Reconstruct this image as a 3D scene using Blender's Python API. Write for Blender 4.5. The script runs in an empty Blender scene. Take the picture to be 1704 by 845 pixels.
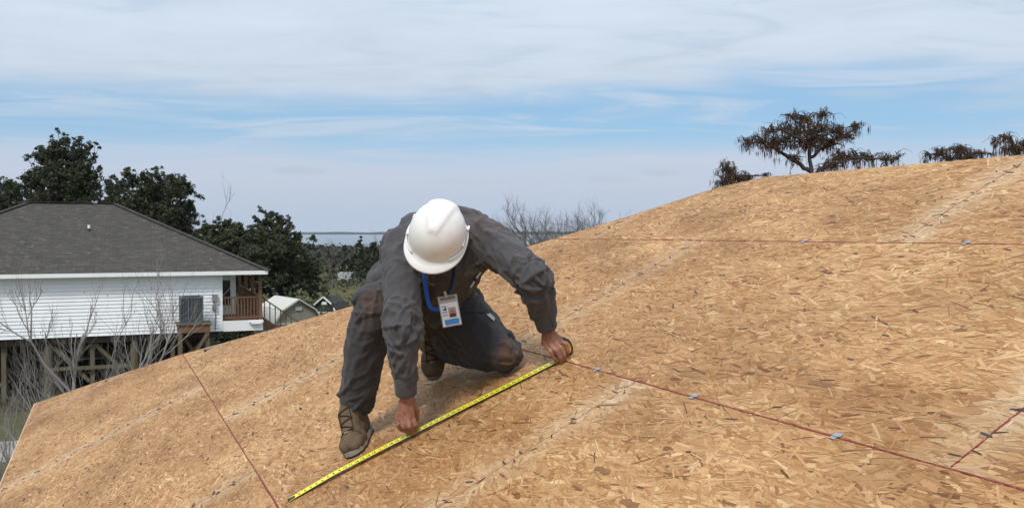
import bpy, math, random
import numpy as np
from mathutils import Vector, Matrix
SC = bpy.context.scene
COL = SC.collection
rng = np.random.default_rng(7)
random.seed(7)
V3 = lambda *a: np.array(a, float)
def nrm(v):
    v = np.asarray(v, float); return v/max(np.linalg.norm(v), 1e-12)

# ------------------------------------------------------------------ camera, sky, sun, exposure
CAMZ = 6.3                                   # eye height above the neighbouring ground
CAM = V3(0, 0, CAMZ)
F, PW, PH, HOR = 1480.0, 1704, 845, 388.0
PITCH = math.atan((PH/2 - HOR)/F)
cam = bpy.data.objects.new('camera', bpy.data.cameras.new('camera')); COL.objects.link(cam)
cam.data.sensor_width = 36; cam.data.sensor_fit = 'HORIZONTAL'; cam.data.lens = 36*F/PW
cam.data.clip_start = .05; cam.data.clip_end = 30000
cam.location = CAM; cam.rotation_euler = (math.pi/2 - PITCH, 0, 0)
SC.camera = cam
SUN_EL, SUN_AZ = 52, 200                     # azimuth clockwise from +Y: behind the camera, a little left
sun = bpy.data.objects.new('sun', bpy.data.lights.new('sun', 'SUN')); COL.objects.link(sun)
sun.data.energy = 2.4; sun.data.angle = math.radians(11); sun.data.color = (1, .955, .89)
sd = V3(math.sin(math.radians(SUN_AZ))*math.cos(math.radians(SUN_EL)), math.cos(math.radians(SUN_AZ))*math.cos(math.radians(SUN_EL)), math.sin(math.radians(SUN_EL)))
sun.rotation_euler = Vector(sd).to_track_quat('Z', 'Y').to_euler()
SC.view_settings.view_transform = 'Standard'; SC.view_settings.look = 'None'
SC.view_settings.exposure = 0.12; SC.view_settings.gamma = 1.0; SC.view_settings.use_curve_mapping = False

class NT:
    """small helper for node trees"""
    def __init__(s, tree): s.t = tree
    def n(s, kind, **kw):
        nd = s.t.nodes.new(kind)
        for k, v in kw.items(): setattr(nd, k, v)
        return nd
    def put(s, sock, v):
        if hasattr(v, 'is_linked'): s.t.links.new(v, sock)
        else: sock.default_value = v
    def m(s, op, a, b=0.0, c=None, clamp=False):
        nd = s.n('ShaderNodeMath', operation=op, use_clamp=clamp)
        s.put(nd.inputs[0], a); s.put(nd.inputs[1], b)
        if c is not None: s.put(nd.inputs[2], c)
        return nd.outputs[0]
    def step(s, x, a, b, lo=0.0, hi=1.0):
        nd = s.n('ShaderNodeMapRange', interpolation_type='SMOOTHSTEP')
        for i, v in enumerate((x, a, b, lo, hi)): s.put(nd.inputs[i], v)
        return nd.outputs[0]
    def noise(s, vec, scale, detail=4, rough=.55, dist=0.0):
        nd = s.n('ShaderNodeTexNoise'); s.put(nd.inputs['Vector'], vec)
        nd.inputs['Scale'].default_value = scale; nd.inputs['Detail'].default_value = detail
        nd.inputs['Roughness'].default_value = rough; nd.inputs['Distortion'].default_value = dist
        return nd.outputs['Fac']
    def xyz(s, x, y, z):
        nd = s.n('ShaderNodeCombineXYZ')
        for i, v in enumerate((x, y, z)): s.put(nd.inputs[i], v)
        return nd.outputs[0]
    def mix(s, f, a, b, mode='MIX'):
        nd = s.n('ShaderNodeMix', data_type='RGBA', blend_type=mode)
        s.put(nd.inputs[0], f)
        for i, v in ((6, a), (7, b)):
            if isinstance(v, (tuple, list)): v = tuple(v)[:3] + (1,)
            s.put(nd.inputs[i], v)
        return nd.outputs[2]
    def mapping(s, vec, scale=(1, 1, 1), rot=(0, 0, 0), loc=(0, 0, 0)):
        nd = s.n('ShaderNodeMapping'); s.put(nd.inputs[0], vec)
        nd.inputs['Location'].default_value = loc; nd.inputs['Rotation'].default_value = rot; nd.inputs['Scale'].default_value = scale
        return nd.outputs[0]

def build_world():
    w = bpy.data.worlds.new('World'); SC.world = w; w.use_nodes = True
    t = w.node_tree; t.nodes.clear(); N = NT(t)
    sky = N.n('ShaderNodeTexSky', sky_type='NISHITA', sun_disc=False)
    sky.sun_elevation = math.radians(SUN_EL); sky.sun_rotation = math.radians(SUN_AZ)
    sky.altitude = 0; sky.air_density = 1.0; sky.dust_density = .6; sky.ozone_density = 2.5
    g = N.n('ShaderNodeTexCoord').outputs['Generated']
    sp = N.n('ShaderNodeSeparateXYZ'); N.put(sp.inputs[0], g); x, y, z = sp.outputs
    zz = N.m('ADD', N.m('MAXIMUM', z, 0.0), .05)
    u = N.m('DIVIDE', x, zz); v = N.m('DIVIDE', y, zz)
    pl = N.xyz(u, v, 0.0)                                    # a flat cloud deck overhead
    big = N.noise(N.mapping(pl, (.40, .50, 1), (0, 0, .16), (3.1, 1.7, 0)), 1.0, 4, .55)
    streak = N.noise(N.mapping(pl, (.46, .95, 1), (0, 0, .14), (0.4, 5.2, 0)), 1.25, 7, .6, .8)
    fine = N.noise(N.mapping(pl, (1.1, 1.9, 1), (0, 0, .12), (7, 2, 0)), 1.5, 6, .62, .6)
    vp = N.m('ADD', v, N.m('MULTIPLY_ADD', big, 4.4, -2.2))
    vp = N.m('ADD', vp, N.m('MULTIPLY_ADD', streak, 1.8, -.9))
    deck = N.step(vp, 5.5, 3.9)
    thin = N.m('MULTIPLY', N.step(streak, .44, .68), .65)
    gapdeck = N.m('MAXIMUM', N.m('MULTIPLY', deck, N.step(fine, .1, .5, .58, .95)), thin)
    haze = N.step(N.m('ADD', z, N.m('MULTIPLY_ADD', big, .05, -.025)), .118, .055, 0.0, .90)
    # brightness of an overcast deck grows towards the zenith
    lum = N.m('MULTIPLY_ADD', N.m('MAXIMUM', z, 0.0), .80, .545)
    lum = N.m('MULTIPLY', lum, N.step(N.m('ADD', N.m('MULTIPLY', fine, .5), N.m('MULTIPLY', streak, .5)), .3, .7, .93, 1.06))
    ccol = N.n('ShaderNodeVectorMath', operation='SCALE'); ccol.inputs[0].default_value = (.84, .955, 1.10); N.put(ccol.inputs['Scale'], lum)
    skyc = N.n('ShaderNodeVectorMath', operation='SCALE'); N.put(skyc.inputs[0], sky.outputs[0]); skyc.inputs['Scale'].default_value = .085
    blue = N.mix(.55, skyc.outputs[0], (.30, .56, .85))
    c1 = N.mix(gapdeck, blue, ccol.outputs[0])
    hz = N.mix(N.step(z, 0, .1), (.445, .52, .645), (.56, .595, .70))
    c2 = N.mix(haze, c1, hz)
    # small grey scraps of cloud low over the lake
    q = N.m('DIVIDE', x, N.m('MAXIMUM', y, .05)); e = N.m('DIVIDE', z, N.m('MAXIMUM', y, .05))
    wob = N.noise(N.xyz(N.m('MULTIPLY', q, 30.0), N.m('MULTIPLY', e, 90.0), 0.0), 1.0, 4, .6)
    for (cx, cy, rx, ry, am) in ((-.238, .070, .032, .0055, .30), (.168, .067, .024, .005, .30), (.115, .060, .036, .005, .20), (-.05, .058, .06, .004, .12)):
        dd = N.m('ADD', N.m('POWER', N.m('DIVIDE', N.m('SUBTRACT', q, cx), rx), 2.0), N.m('POWER', N.m('DIVIDE', N.m('SUBTRACT', e, cy), ry), 2.0))
        f = N.step(N.m('ADD', dd, N.m('MULTIPLY_ADD', wob, 2.4, -1.2)), 1.3, .1, 0.0, am)
        c2 = N.mix(N.m('MULTIPLY', f, N.step(y, 0.0, .1)), c2, (.40, .45, .53))
    bg = N.n('ShaderNodeBackground'); N.put(bg.inputs[0], c2); bg.inputs[1].default_value = 1.0
    o = N.n('ShaderNodeOutputWorld'); t.links.new(bg.outputs[0], o.inputs[0])
build_world()

# ------------------------------------------------------------------ helpers
fw = V3(0, math.cos(PITCH), -math.sin(PITCH)); up = V3(0, math.sin(PITCH), math.cos(PITCH)); rt = V3(1, 0, 0)
def W(px, py, d):                            # a spot at depth d, used for laying things out
    return CAM + d*(fw + rt*(px - PW/2)/F + up*(PH/2 - py)/F)
def GX(px, d): return (px - PW/2)/F*d        # sideways metres at depth d
# roof frame: s runs up the slope, t along the eave (away from the camera), N off the deck
RS = V3(.82282, .37461, .42736); RT = V3(-.41436, .91011, 0.); RN = V3(-.38894, -.17708, .90408); RH = 1.229
def R(s, t, h=0.0): return CAM + RS*s + RT*t + RN*(h - RH)
def roof_under(p):                           # height of p above the deck
    return float((np.asarray(p) - CAM) @ RN + RH)

class MB:
    """collects polygons; build() links them as one mesh object"""
    def __init__(s): s.v = []; s.f = []; s.n = 0; s.c = []
    def add(s, v, f, c=None):
        v = np.asarray(v, float).reshape(-1, 3); s.v.append(v)
        s.f += [[i + s.n for i in q] for q in f]; s.n += len(v)
        if c is not None: s.c += [c]*len(f)
        return s
    def box(s, c, size, ax=None, c_=None):
        c = np.asarray(c, float); A = np.eye(3) if ax is None else np.asarray(ax, float)
        h = np.asarray(size, float)/2
        v = [c + A[0]*h[0]*i + A[1]*h[1]*j + A[2]*h[2]*k for i in (-1, 1) for j in (-1, 1) for k in (-1, 1)]
        return s.add(v, [(0, 1, 3, 2), (4, 6, 7, 5), (0, 4, 5, 1), (2, 3, 7, 6), (0, 2, 6, 4), (1, 5, 7, 3)], c_)
    def beam(s, a, b, w, h, upv=(0, 0, 1), c_=None):
        a = np.asarray(a, float); b = np.asarray(b, float); d = nrm(b - a)
        x = np.cross(d, upv)
        if np.linalg.norm(x) < 1e-3: x = np.cross(d, (0, 1, 0))
        x = nrm(x); z = np.cross(x, d)
        return s.box((a + b)/2, (np.linalg.norm(b - a), w, h), (d, x, z), c_)
    def tube(s, pts, rad, n=8, cap=True, c_=None):
        pts = np.asarray(pts, float); k = len(pts)
        rad = np.full(k, rad, float) if np.isscalar(rad) else np.asarray(rad, float)
        tg = np.gradient(pts, axis=0); tg /= np.maximum(np.linalg.norm(tg, axis=1, keepdims=True), 1e-9)
        a = np.cross(tg[0], (0, 0, 1.)); a = a if np.linalg.norm(a) > .1 else np.cross(tg[0], (0, 1., 0)); a = nrm(a)
        th = np.arange(n)*2*math.pi/n; vs = []
        for i in range(k):
            a = nrm(a - tg[i]*(a @ tg[i])); b = np.cross(tg[i], a)
            vs.append(pts[i] + rad[i]*(np.cos(th)[:, None]*a + np.sin(th)[:, None]*b))
        f = [(i*n + j, i*n + (j + 1) % n, (i + 1)*n + (j + 1) % n, (i + 1)*n + j) for i in range(k - 1) for j in range(n)]
        if cap: f += [tuple(range(n))[::-1], tuple(range((k - 1)*n, k*n))]
        return s.add(np.concatenate(vs), f, c_)
    def prism(s, poly, a, b, c_=None):
        """closed polygon (list of points) extruded by the vector b-a"""
        poly = np.asarray(poly, float); n = len(poly); off = np.asarray(b, float) - np.asarray(a, float)
        f = [tuple(range(n))[::-1], tuple(range(n, 2*n))] + [(i, (i + 1) % n, n + (i + 1) % n, n + i) for i in range(n)]
        return s.add(np.concatenate([poly, poly + off]), f, c_)
    def build(s, name, mat, parent=None, smooth=False, col=None):
        v = np.concatenate(s.v) if s.v else np.zeros((0, 3))
        return mesh_obj(name, v, s.f, mat, parent, smooth, s.c if s.c else col)

def link(o, parent=None):
    COL.objects.link(o)
    if parent is not None:
        o.parent = parent
        if any(abs(x) > 1e-9 for x in parent.location): o.matrix_parent_inverse = Matrix.Translation(parent.location).inverted()
    return o
def mesh_obj(name, v, f, mat, parent=None, smooth=False, fcol=None):
    me = bpy.data.meshes.new(name); me.from_pydata(np.asarray(v).tolist(), [], f)
    if smooth: me.polygons.foreach_set('use_smooth', [True]*len(me.polygons))
    if fcol is not None:
        fc = np.asarray(fcol, np.float32); ln = np.zeros(len(me.polygons), np.int32); me.polygons.foreach_get('loop_total', ln)
        at = me.color_attributes.new('col', 'FLOAT_COLOR', 'CORNER')
        at.data.foreach_set('color', np.repeat(np.c_[fc, np.ones(len(fc))], ln, axis=0).ravel().astype(np.float32))
    if mat: me.materials.append(mat)
    o = bpy.data.objects.new(name, me); return link(o, parent)
def quads_obj(name, v4, mat, parent=None, fcol=None, uv=None):
    """fast path: v4 is (n, k, 3), one k-gon each"""
    n, k = v4.shape[:2]; me = bpy.data.meshes.new(name)
    me.vertices.add(n*k); me.vertices.foreach_set('co', v4.reshape(-1).astype(np.float32))
    me.loops.add(n*k); me.loops.foreach_set('vertex_index', np.arange(n*k, dtype=np.int32))
    me.polygons.add(n); me.polygons.foreach_set('loop_start', np.arange(0, n*k, k, dtype=np.int32)); me.polygons.foreach_set('loop_total', np.full(n, k, np.int32))
    me.update(calc_edges=True)
    if fcol is not None:
        at = me.color_attributes.new('col', 'FLOAT_COLOR', 'CORNER')
        at.data.foreach_set('color', np.repeat(np.c_[fcol, np.ones(n)], k, axis=0).ravel().astype(np.float32))
    if uv is not None:
        l = me.uv_layers.new(name='UVMap'); l.data.foreach_set('uv', uv.reshape(-1).astype(np.float32))
    me.materials.append(mat)
    o = bpy.data.objects.new(name, me); return link(o, parent)
def tag(o, label=None, cat=None, group=None, kind=None):
    for k, v in (('label', label), ('category', cat), ('group', group), ('kind', kind)):
        if v: o[k] = v
    return o
def empty(name, loc, label, cat, group=None):
    o = bpy.data.objects.new(name, None); COL.objects.link(o); o.location = loc; o.empty_display_size = .1
    bpy.context.view_layer.update()
    return tag(o, label, cat, group)

# ------------------------------------------------------------------ materials
MATS = {}
def mat(name, base, rough=.7, spec=.3, metal=0.0, var=0.0, vscale=8.0, bump=0.0, bscale=60.0, attr=False, tint=None, sheen=0.0, dist=.01, stretch=(1, 1, 1), trans=0.0):
    if name in MATS: return MATS[name]
    m = bpy.data.materials.new(name); m.use_nodes = True; t = m.node_tree; N = NT(t); b = t.nodes['Principled BSDF']
    b.inputs['Roughness'].default_value = rough; b.inputs['Specular IOR Level'].default_value = spec; b.inputs['Metallic'].default_value = metal
    obj = N.n('ShaderNodeTexCoord').outputs['Object']
    if stretch != (1, 1, 1): obj = N.mapping(obj, stretch)
    c = tuple(base) + (1,)
    if attr:
        a = N.n('ShaderNodeAttribute', attribute_name='col').outputs['Color']
        c = N.mix(1.0, c, a, 'MULTIPLY')
    if var:
        n = N.noise(obj, vscale, 5, .6)
        tb = tint or tuple(x*.5 for x in base)
        f = N.step(n, .35, .75, 0, var)
        c = N.mix(f, c, tb)
    if hasattr(c, 'is_linked'): t.links.new(c, b.inputs['Base Color'])
    else: b.inputs['Base Color'].default_value = c
    if sheen: b.inputs['Sheen Weight'].default_value = sheen
    if bump:
        bn = N.n('ShaderNodeBump'); bn.inputs['Strength'].default_value = bump; bn.inputs['Distance'].default_value = dist
        N.put(bn.inputs['Height'], N.noise(obj, bscale, 5, .6)); t.links.new(bn.outputs[0], b.inputs['Normal'])
    if trans:
        tr = N.n('ShaderNodeBsdfTranslucent'); mx = N.n('ShaderNodeMixShader'); mx.inputs[0].default_value = trans
        if hasattr(c, 'is_linked'): t.links.new(c, tr.inputs[0])
        else: tr.inputs[0].default_value = c
        t.links.new(b.outputs[0], mx.inputs[1]); t.links.new(tr.outputs[0], mx.inputs[2]); t.links.new(mx.outputs[0], t.nodes['Material Output'].inputs[0])
    MATS[name] = m; return m

def osb_strand_mat():
    m = bpy.data.materials.new('osb_strand'); m.use_nodes = True; t = m.node_tree; N = NT(t); b = t.nodes['Principled BSDF']
    b.inputs['Roughness'].default_value = .62; b.inputs['Specular IOR Level'].default_value = .22
    a = N.n('ShaderNodeAttribute', attribute_name='col').outputs['Color']
    uv = N.n('ShaderNodeTexCoord').outputs['UV']; ob = N.n('ShaderNodeTexCoord').outputs['Object']
    g = N.noise(N.mapping(uv, (14, 260, 1)), 1.0, 4, .65)
    c = N.mix(N.step(g, .35, .7, 0, .42), a, N.mix(1.0, a, (.62, .53, .43), 'MULTIPLY'))
    blot = N.noise(ob, 1.1, 5, .6)
    c = N.mix(N.step(blot, .4, .68, 0, .30), c, N.mix(1.0, c, (.80, .66, .50), 'MULTIPLY'))
    sp = N.noise(ob, 42, 4, .7)
    c = N.mix(N.step(sp, .62, .74, 0, .35), c, N.mix(1.0, c, (.42, .33, .25), 'MULTIPLY'))
    t.links.new(c, b.inputs['Base Color'])
    bn = N.n('ShaderNodeBump'); bn.inputs['Strength'].default_value = .35; bn.inputs['Distance'].default_value = .001
    N.put(bn.inputs['Height'], g); t.links.new(bn.outputs[0], b.inputs['Normal'])
    return m
def shingle_mat():
    m = bpy.data.materials.new('asphalt_shingle'); m.use_nodes = True; t = m.node_tree; N = NT(t); b = t.nodes['Principled BSDF']
    b.inputs['Roughness'].default_value = .95; b.inputs['Specular IOR Level'].default_value = .1
    uv = N.n('ShaderNodeTexCoord').outputs['UV']
    br = N.n('ShaderNodeTexBrick'); N.put(br.inputs['Vector'], uv)
    br.inputs['Color1'].default_value = (.060, .055, .049, 1); br.inputs['Color2'].default_value = (.115, .104, .090, 1); br.inputs['Mortar'].default_value = (.028, .026, .024, 1)
    br.inputs['Scale'].default_value = 1.0; br.inputs['Brick Width'].default_value = .31; br.inputs['Row Height'].default_value = .145; br.inputs['Mortar Size'].default_value = .008; br.inputs['Bias'].default_value = -.35
    n = N.noise(uv, .7, 5, .65); n2 = N.noise(N.mapping(uv, (3, 7, 1)), 1.0, 3, .7)
    c = N.mix(N.step(n, .3, .75, .35, .8), br.outputs['Color'], (.066, .061, .055))
    c = N.mix(N.step(n2, .56, .70, 0, .55), c, (.20, .18, .145))
    c = N.mix(N.step(N.noise(uv, 2.4, 4, .7), .5, .72, 0, .6), c, (.042, .040, .038))
    t.links.new(c, b.inputs['Base Color'])
    bn = N.n('ShaderNodeBump'); bn.inputs['Strength'].default_value = .6; bn.inputs['Distance'].default_value = .01
    N.put(bn.inputs['Height'], br.outputs['Fac']); bn.invert = True; t.links.new(bn.outputs[0], b.inputs['Normal'])
    return m

# vectorised value noise for folds
def _h(i, j, k):
    n = (i*374761393 + j*668265263 + k*2147483647 + 1274126177) & 0xffffffff
    n = ((n ^ (n >> 13))*1274126177) & 0xffffffff
    return ((n ^ (n >> 16)) & 0xffff)/65535.0
def vnoise(p):
    p = np.asarray(p, float); i = np.floor(p).astype(np.int64); f = p - i; f = f*f*(3 - 2*f)
    r = 0
    for a in (0, 1):
        for b in (0, 1):
            for c in (0, 1):
                w = (f[:, 0] if a else 1 - f[:, 0])*(f[:, 1] if b else 1 - f[:, 1])*(f[:, 2] if c else 1 - f[:, 2])
                r = r + w*_h(i[:, 0] + a, i[:, 1] + b, i[:, 2] + c)
    return r

# ------------------------------------------------------------------ ground, water, far shore
def grid_sheet(name, x0, x1, y0, y1, z, m, kind='structure', parent=None):
    o = mesh_obj(name, [(x0, y0, z), (x1, y0, z), (x1, y1, z), (x0, y1, z)], [(0, 1, 2, 3)], m, parent)
    return tag(o, kind=kind)
def ground_mat():
    m = bpy.data.materials.new('winter_grass'); m.use_nodes = True; t = m.node_tree; N = NT(t); b = t.nodes['Principled BSDF']
    b.inputs['Roughness'].default_value = .95; b.inputs['Specular IOR Level'].default_value = .05
    ob = N.n('ShaderNodeTexCoord').outputs['Object']
    a = N.noise(ob, .05, 6, .6); c = N.noise(ob, .9, 6, .7)
    col = N.mix(N.step(a, .35, .65), (.085, .088, .038), (.125, .108, .055))
    col = N.mix(N.step(c, .4, .7, 0, .6), col, (.060, .052, .030))
    t.links.new(col, b.inputs['Base Color'])
    bn = N.n('ShaderNodeBump'); bn.inputs['Strength'].default_value = .8; bn.inputs['Distance'].default_value = .05
    N.put(bn.inputs['Height'], N.noise(ob, 14, 4, .7)); t.links.new(bn.outputs[0], b.inputs['Normal']); return m
GRASS = ground_mat()
grid_sheet('ground', -9000, 9000, -3000, 9000, 0.0, GRASS)
def water_mat():
    m = bpy.data.materials.new('lake_water'); m.use_nodes = True; t = m.node_tree; N = NT(t); b = t.nodes['Principled BSDF']
    b.inputs['Base Color'].default_value = (.10, .13, .15, 1); b.inputs['Roughness'].default_value = .22; b.inputs['IOR'].default_value = 1.33
    ob = N.n('ShaderNodeTexCoord').outputs['Object']
    bn = N.n('ShaderNodeBump'); bn.inputs['Strength'].default_value = .25; bn.inputs['Distance'].default_value = .3
    N.put(bn.inputs['Height'], N.noise(N.mapping(ob, (.02, .1, 1)), 1.0, 4, .6)); t.links.new(bn.outputs[0], b.inputs['Normal']); return m
WATER = water_mat()
k = 60; xs = np.linspace(-5000, 5000, k)
near = 380 + 60*np.sin(xs/310.) + 30*np.sin(xs/97. + 1) + np.abs(xs)*.02
vv = [(x, y, .06) for x, y in zip(xs, near)] + [(x, 4200, .06) for x in xs]
tag(mesh_obj('lake', vv, [(i, i + 1, k + i + 1, k + i) for i in range(k - 1)], WATER), kind='structure')
FAR = mat('far_wood', (.030, .042, .040), .95, .05, var=.6, vscale=.02)
mb = MB(); k = 500; xs = np.linspace(-5000, 5000, k)
hs = 8 + 5*vnoise(np.c_[xs/300, xs*0, xs*0]) + 3*vnoise(np.c_[xs/45, xs*0 + 3, xs*0])
hs[(xs > -700) & (xs < -640)] *= .8
mb.add([(x, 4000, .1) for x in xs] + [(x, 4040, h) for x, h in zip(xs, hs)] + [(x, 4300, h*.9) for x, h in zip(xs, hs)],
       [(i, i + 1, k + i + 1, k + i) for i in range(k - 1)] + [(k + i, k + i + 1, 2*k + i + 1, 2*k + i) for i in range(k - 1)])
tag(mb.build('far_shore', FAR), 'dark wooded far shore across the lake', 'shore', kind='structure')
GRAVEL = mat('gravel', (.30, .28, .25), .95, .1, var=.7, vscale=1.5, bump=.6, bscale=25, tint=(.14, .13, .11))
dv = V3(.925, .38, 0); dn = V3(-.38, .925, 0)
def sheet(name, pts, m):
    return tag(mesh_obj(name, pts, [tuple(range(len(pts)))], m), kind='structure')
o0 = V3(-16.0, 25.2, .012)
sheet('gravel_drive', [o0 - dv*14 - dn*1.6, o0 + dv*9 - dn*1.6, o0 + dv*9 + dn*1.2, o0 - dv*14 + dn*1.2], GRAVEL)
MUD = mat('bare_earth', (.060, .050, .036), .97, .05, var=.6, vscale=.8, bump=.5, bscale=9)

# ------------------------------------------------------------------ the roof underfoot
OSB = osb_strand_mat()
EDGE_RED = mat('edge_seal_red', (.30, .045, .040), .8, .2, var=.75, vscale=30, tint=(.13, .035, .03))
PALE_WOOD = mat('pale_lumber', (.50, .37, .22), .8, .2, var=.5, vscale=6, stretch=(1, 1, 1))
HIP_S = np.array([-1.33, -.6, .07, .75, 1.31, 1.85, 2.36, 2.72, 3.0, 3.27, 3.385])
HIP_T = np.array([9.90, 9.17, 8.42, 7.42, 6.66, 6.13, 5.64, 5.16, 4.84, 4.52, 4.22])
hip = lambda s: np.interp(s, HIP_S, HIP_T)
S_EAVE, S_A, S_B, S_C, S_RIDGE = -1.315, .085, 1.345, 2.51, 3.385
T_MIN = -4.2
house = empty('house_under_construction', R(-1.2, 0, 0)*V3(1, 1, 0), 'house under construction with a bare wood panel roof deck', 'house')
WALLM = mat('house_wrap', (.55, .56, .56), .8, .3, var=.3, vscale=1.5)
# hidden core of the roof: four sloping faces that carry the panels, and the walls below
def plan(p): return V3(p[0], p[1], 0)
hE, hR = R(S_EAVE, hip(S_EAVE)), R(S_RIDGE, hip(S_RIDGE)); ez = hE[2]
RSh = nrm(V3(RS[0], RS[1], 0))
run = (S_RIDGE - S_EAVE)*math.hypot(RS[0], RS[1])
# far eave line lies the same run beyond the ridge
def mirror(p):
    q = p.copy(); d = (np.asarray(p) - R(S_RIDGE, 0))@RSh; q = q - 2*d*RSh; return q
hE2 = mirror(hE)
b0, b1, b2 = R(S_EAVE, T_MIN), R(S_RIDGE, T_MIN), mirror(R(S_EAVE, T_MIN))
drop = V3(0, 0, -.03)
OSB_PLAIN = mat('osb_plain', (.40, .26, .13), .7, .2, var=.7, vscale=18, tint=(.27, .16, .07))
hipline = [R(s, hip(s)) for s in HIP_S]
mb = MB()
core = [R(S_EAVE, T_MIN, -.03), R(S_RIDGE, T_MIN, -.03)] + [R(s, hip(s) - .02, -.03) for s in HIP_S[::-1]]
mb.add(core, [tuple(range(len(core)))])
deck = mb.build('roof_deck', OSB_PLAIN, house)
mb = MB()
pv = [p + drop*.5 for p in hipline] + [hE2 + drop*.5]
mb.add(pv, [tuple(range(len(pv)))[::-1]])
mb.build('hip_slope', OSB_PLAIN, house)
MB().add([hR + drop*.4, b1 + drop*.4, b2 + drop*.4, hE2 + drop*.4], [(0, 1, 2, 3)]).build('back_slope', OSB_PLAIN, house)
MB().add([b0 + drop, b1 + drop, b2 + drop], [(0, 1, 2)]).build('gable_end', WALLM, house)
# fascia and walls
ins = .45
for a, b in ((b0, hE), (hE, hE2), (hE2, b2)):
    d = nrm(b - a); nin = nrm(np.cross(V3(0, 0, 1), d)); nin = -nin if nin@((hR + b1)/2 - a) < 0 else nin
    MB().box((a + b)/2 + nin*.02 + V3(0, 0, -.115), (np.linalg.norm(b - a), .036, .16), (d, nin, V3(0, 0, 1))).build('fascia', PALE_WOOD, house)
    zt = a[2] - .2
    mid = (a + b)/2 + nin*ins
    MB().box(V3(mid[0], mid[1], zt/2), (np.linalg.norm(b - a) - 2*ins, .14, zt), (d, nin, V3(0, 0, 1))).build('wall', WALLM, house)
mid = (b0 + b2)/2; zt = b0[2] - .2
MB().box(V3(mid[0], mid[1], zt/2) + RT*V3(1, 1, 0)*.45, (np.linalg.norm(b2 - b0) - 1.0, .14, zt), (RSh, RT, V3(0, 0, 1))).build('wall', WALLM, house)

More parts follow.
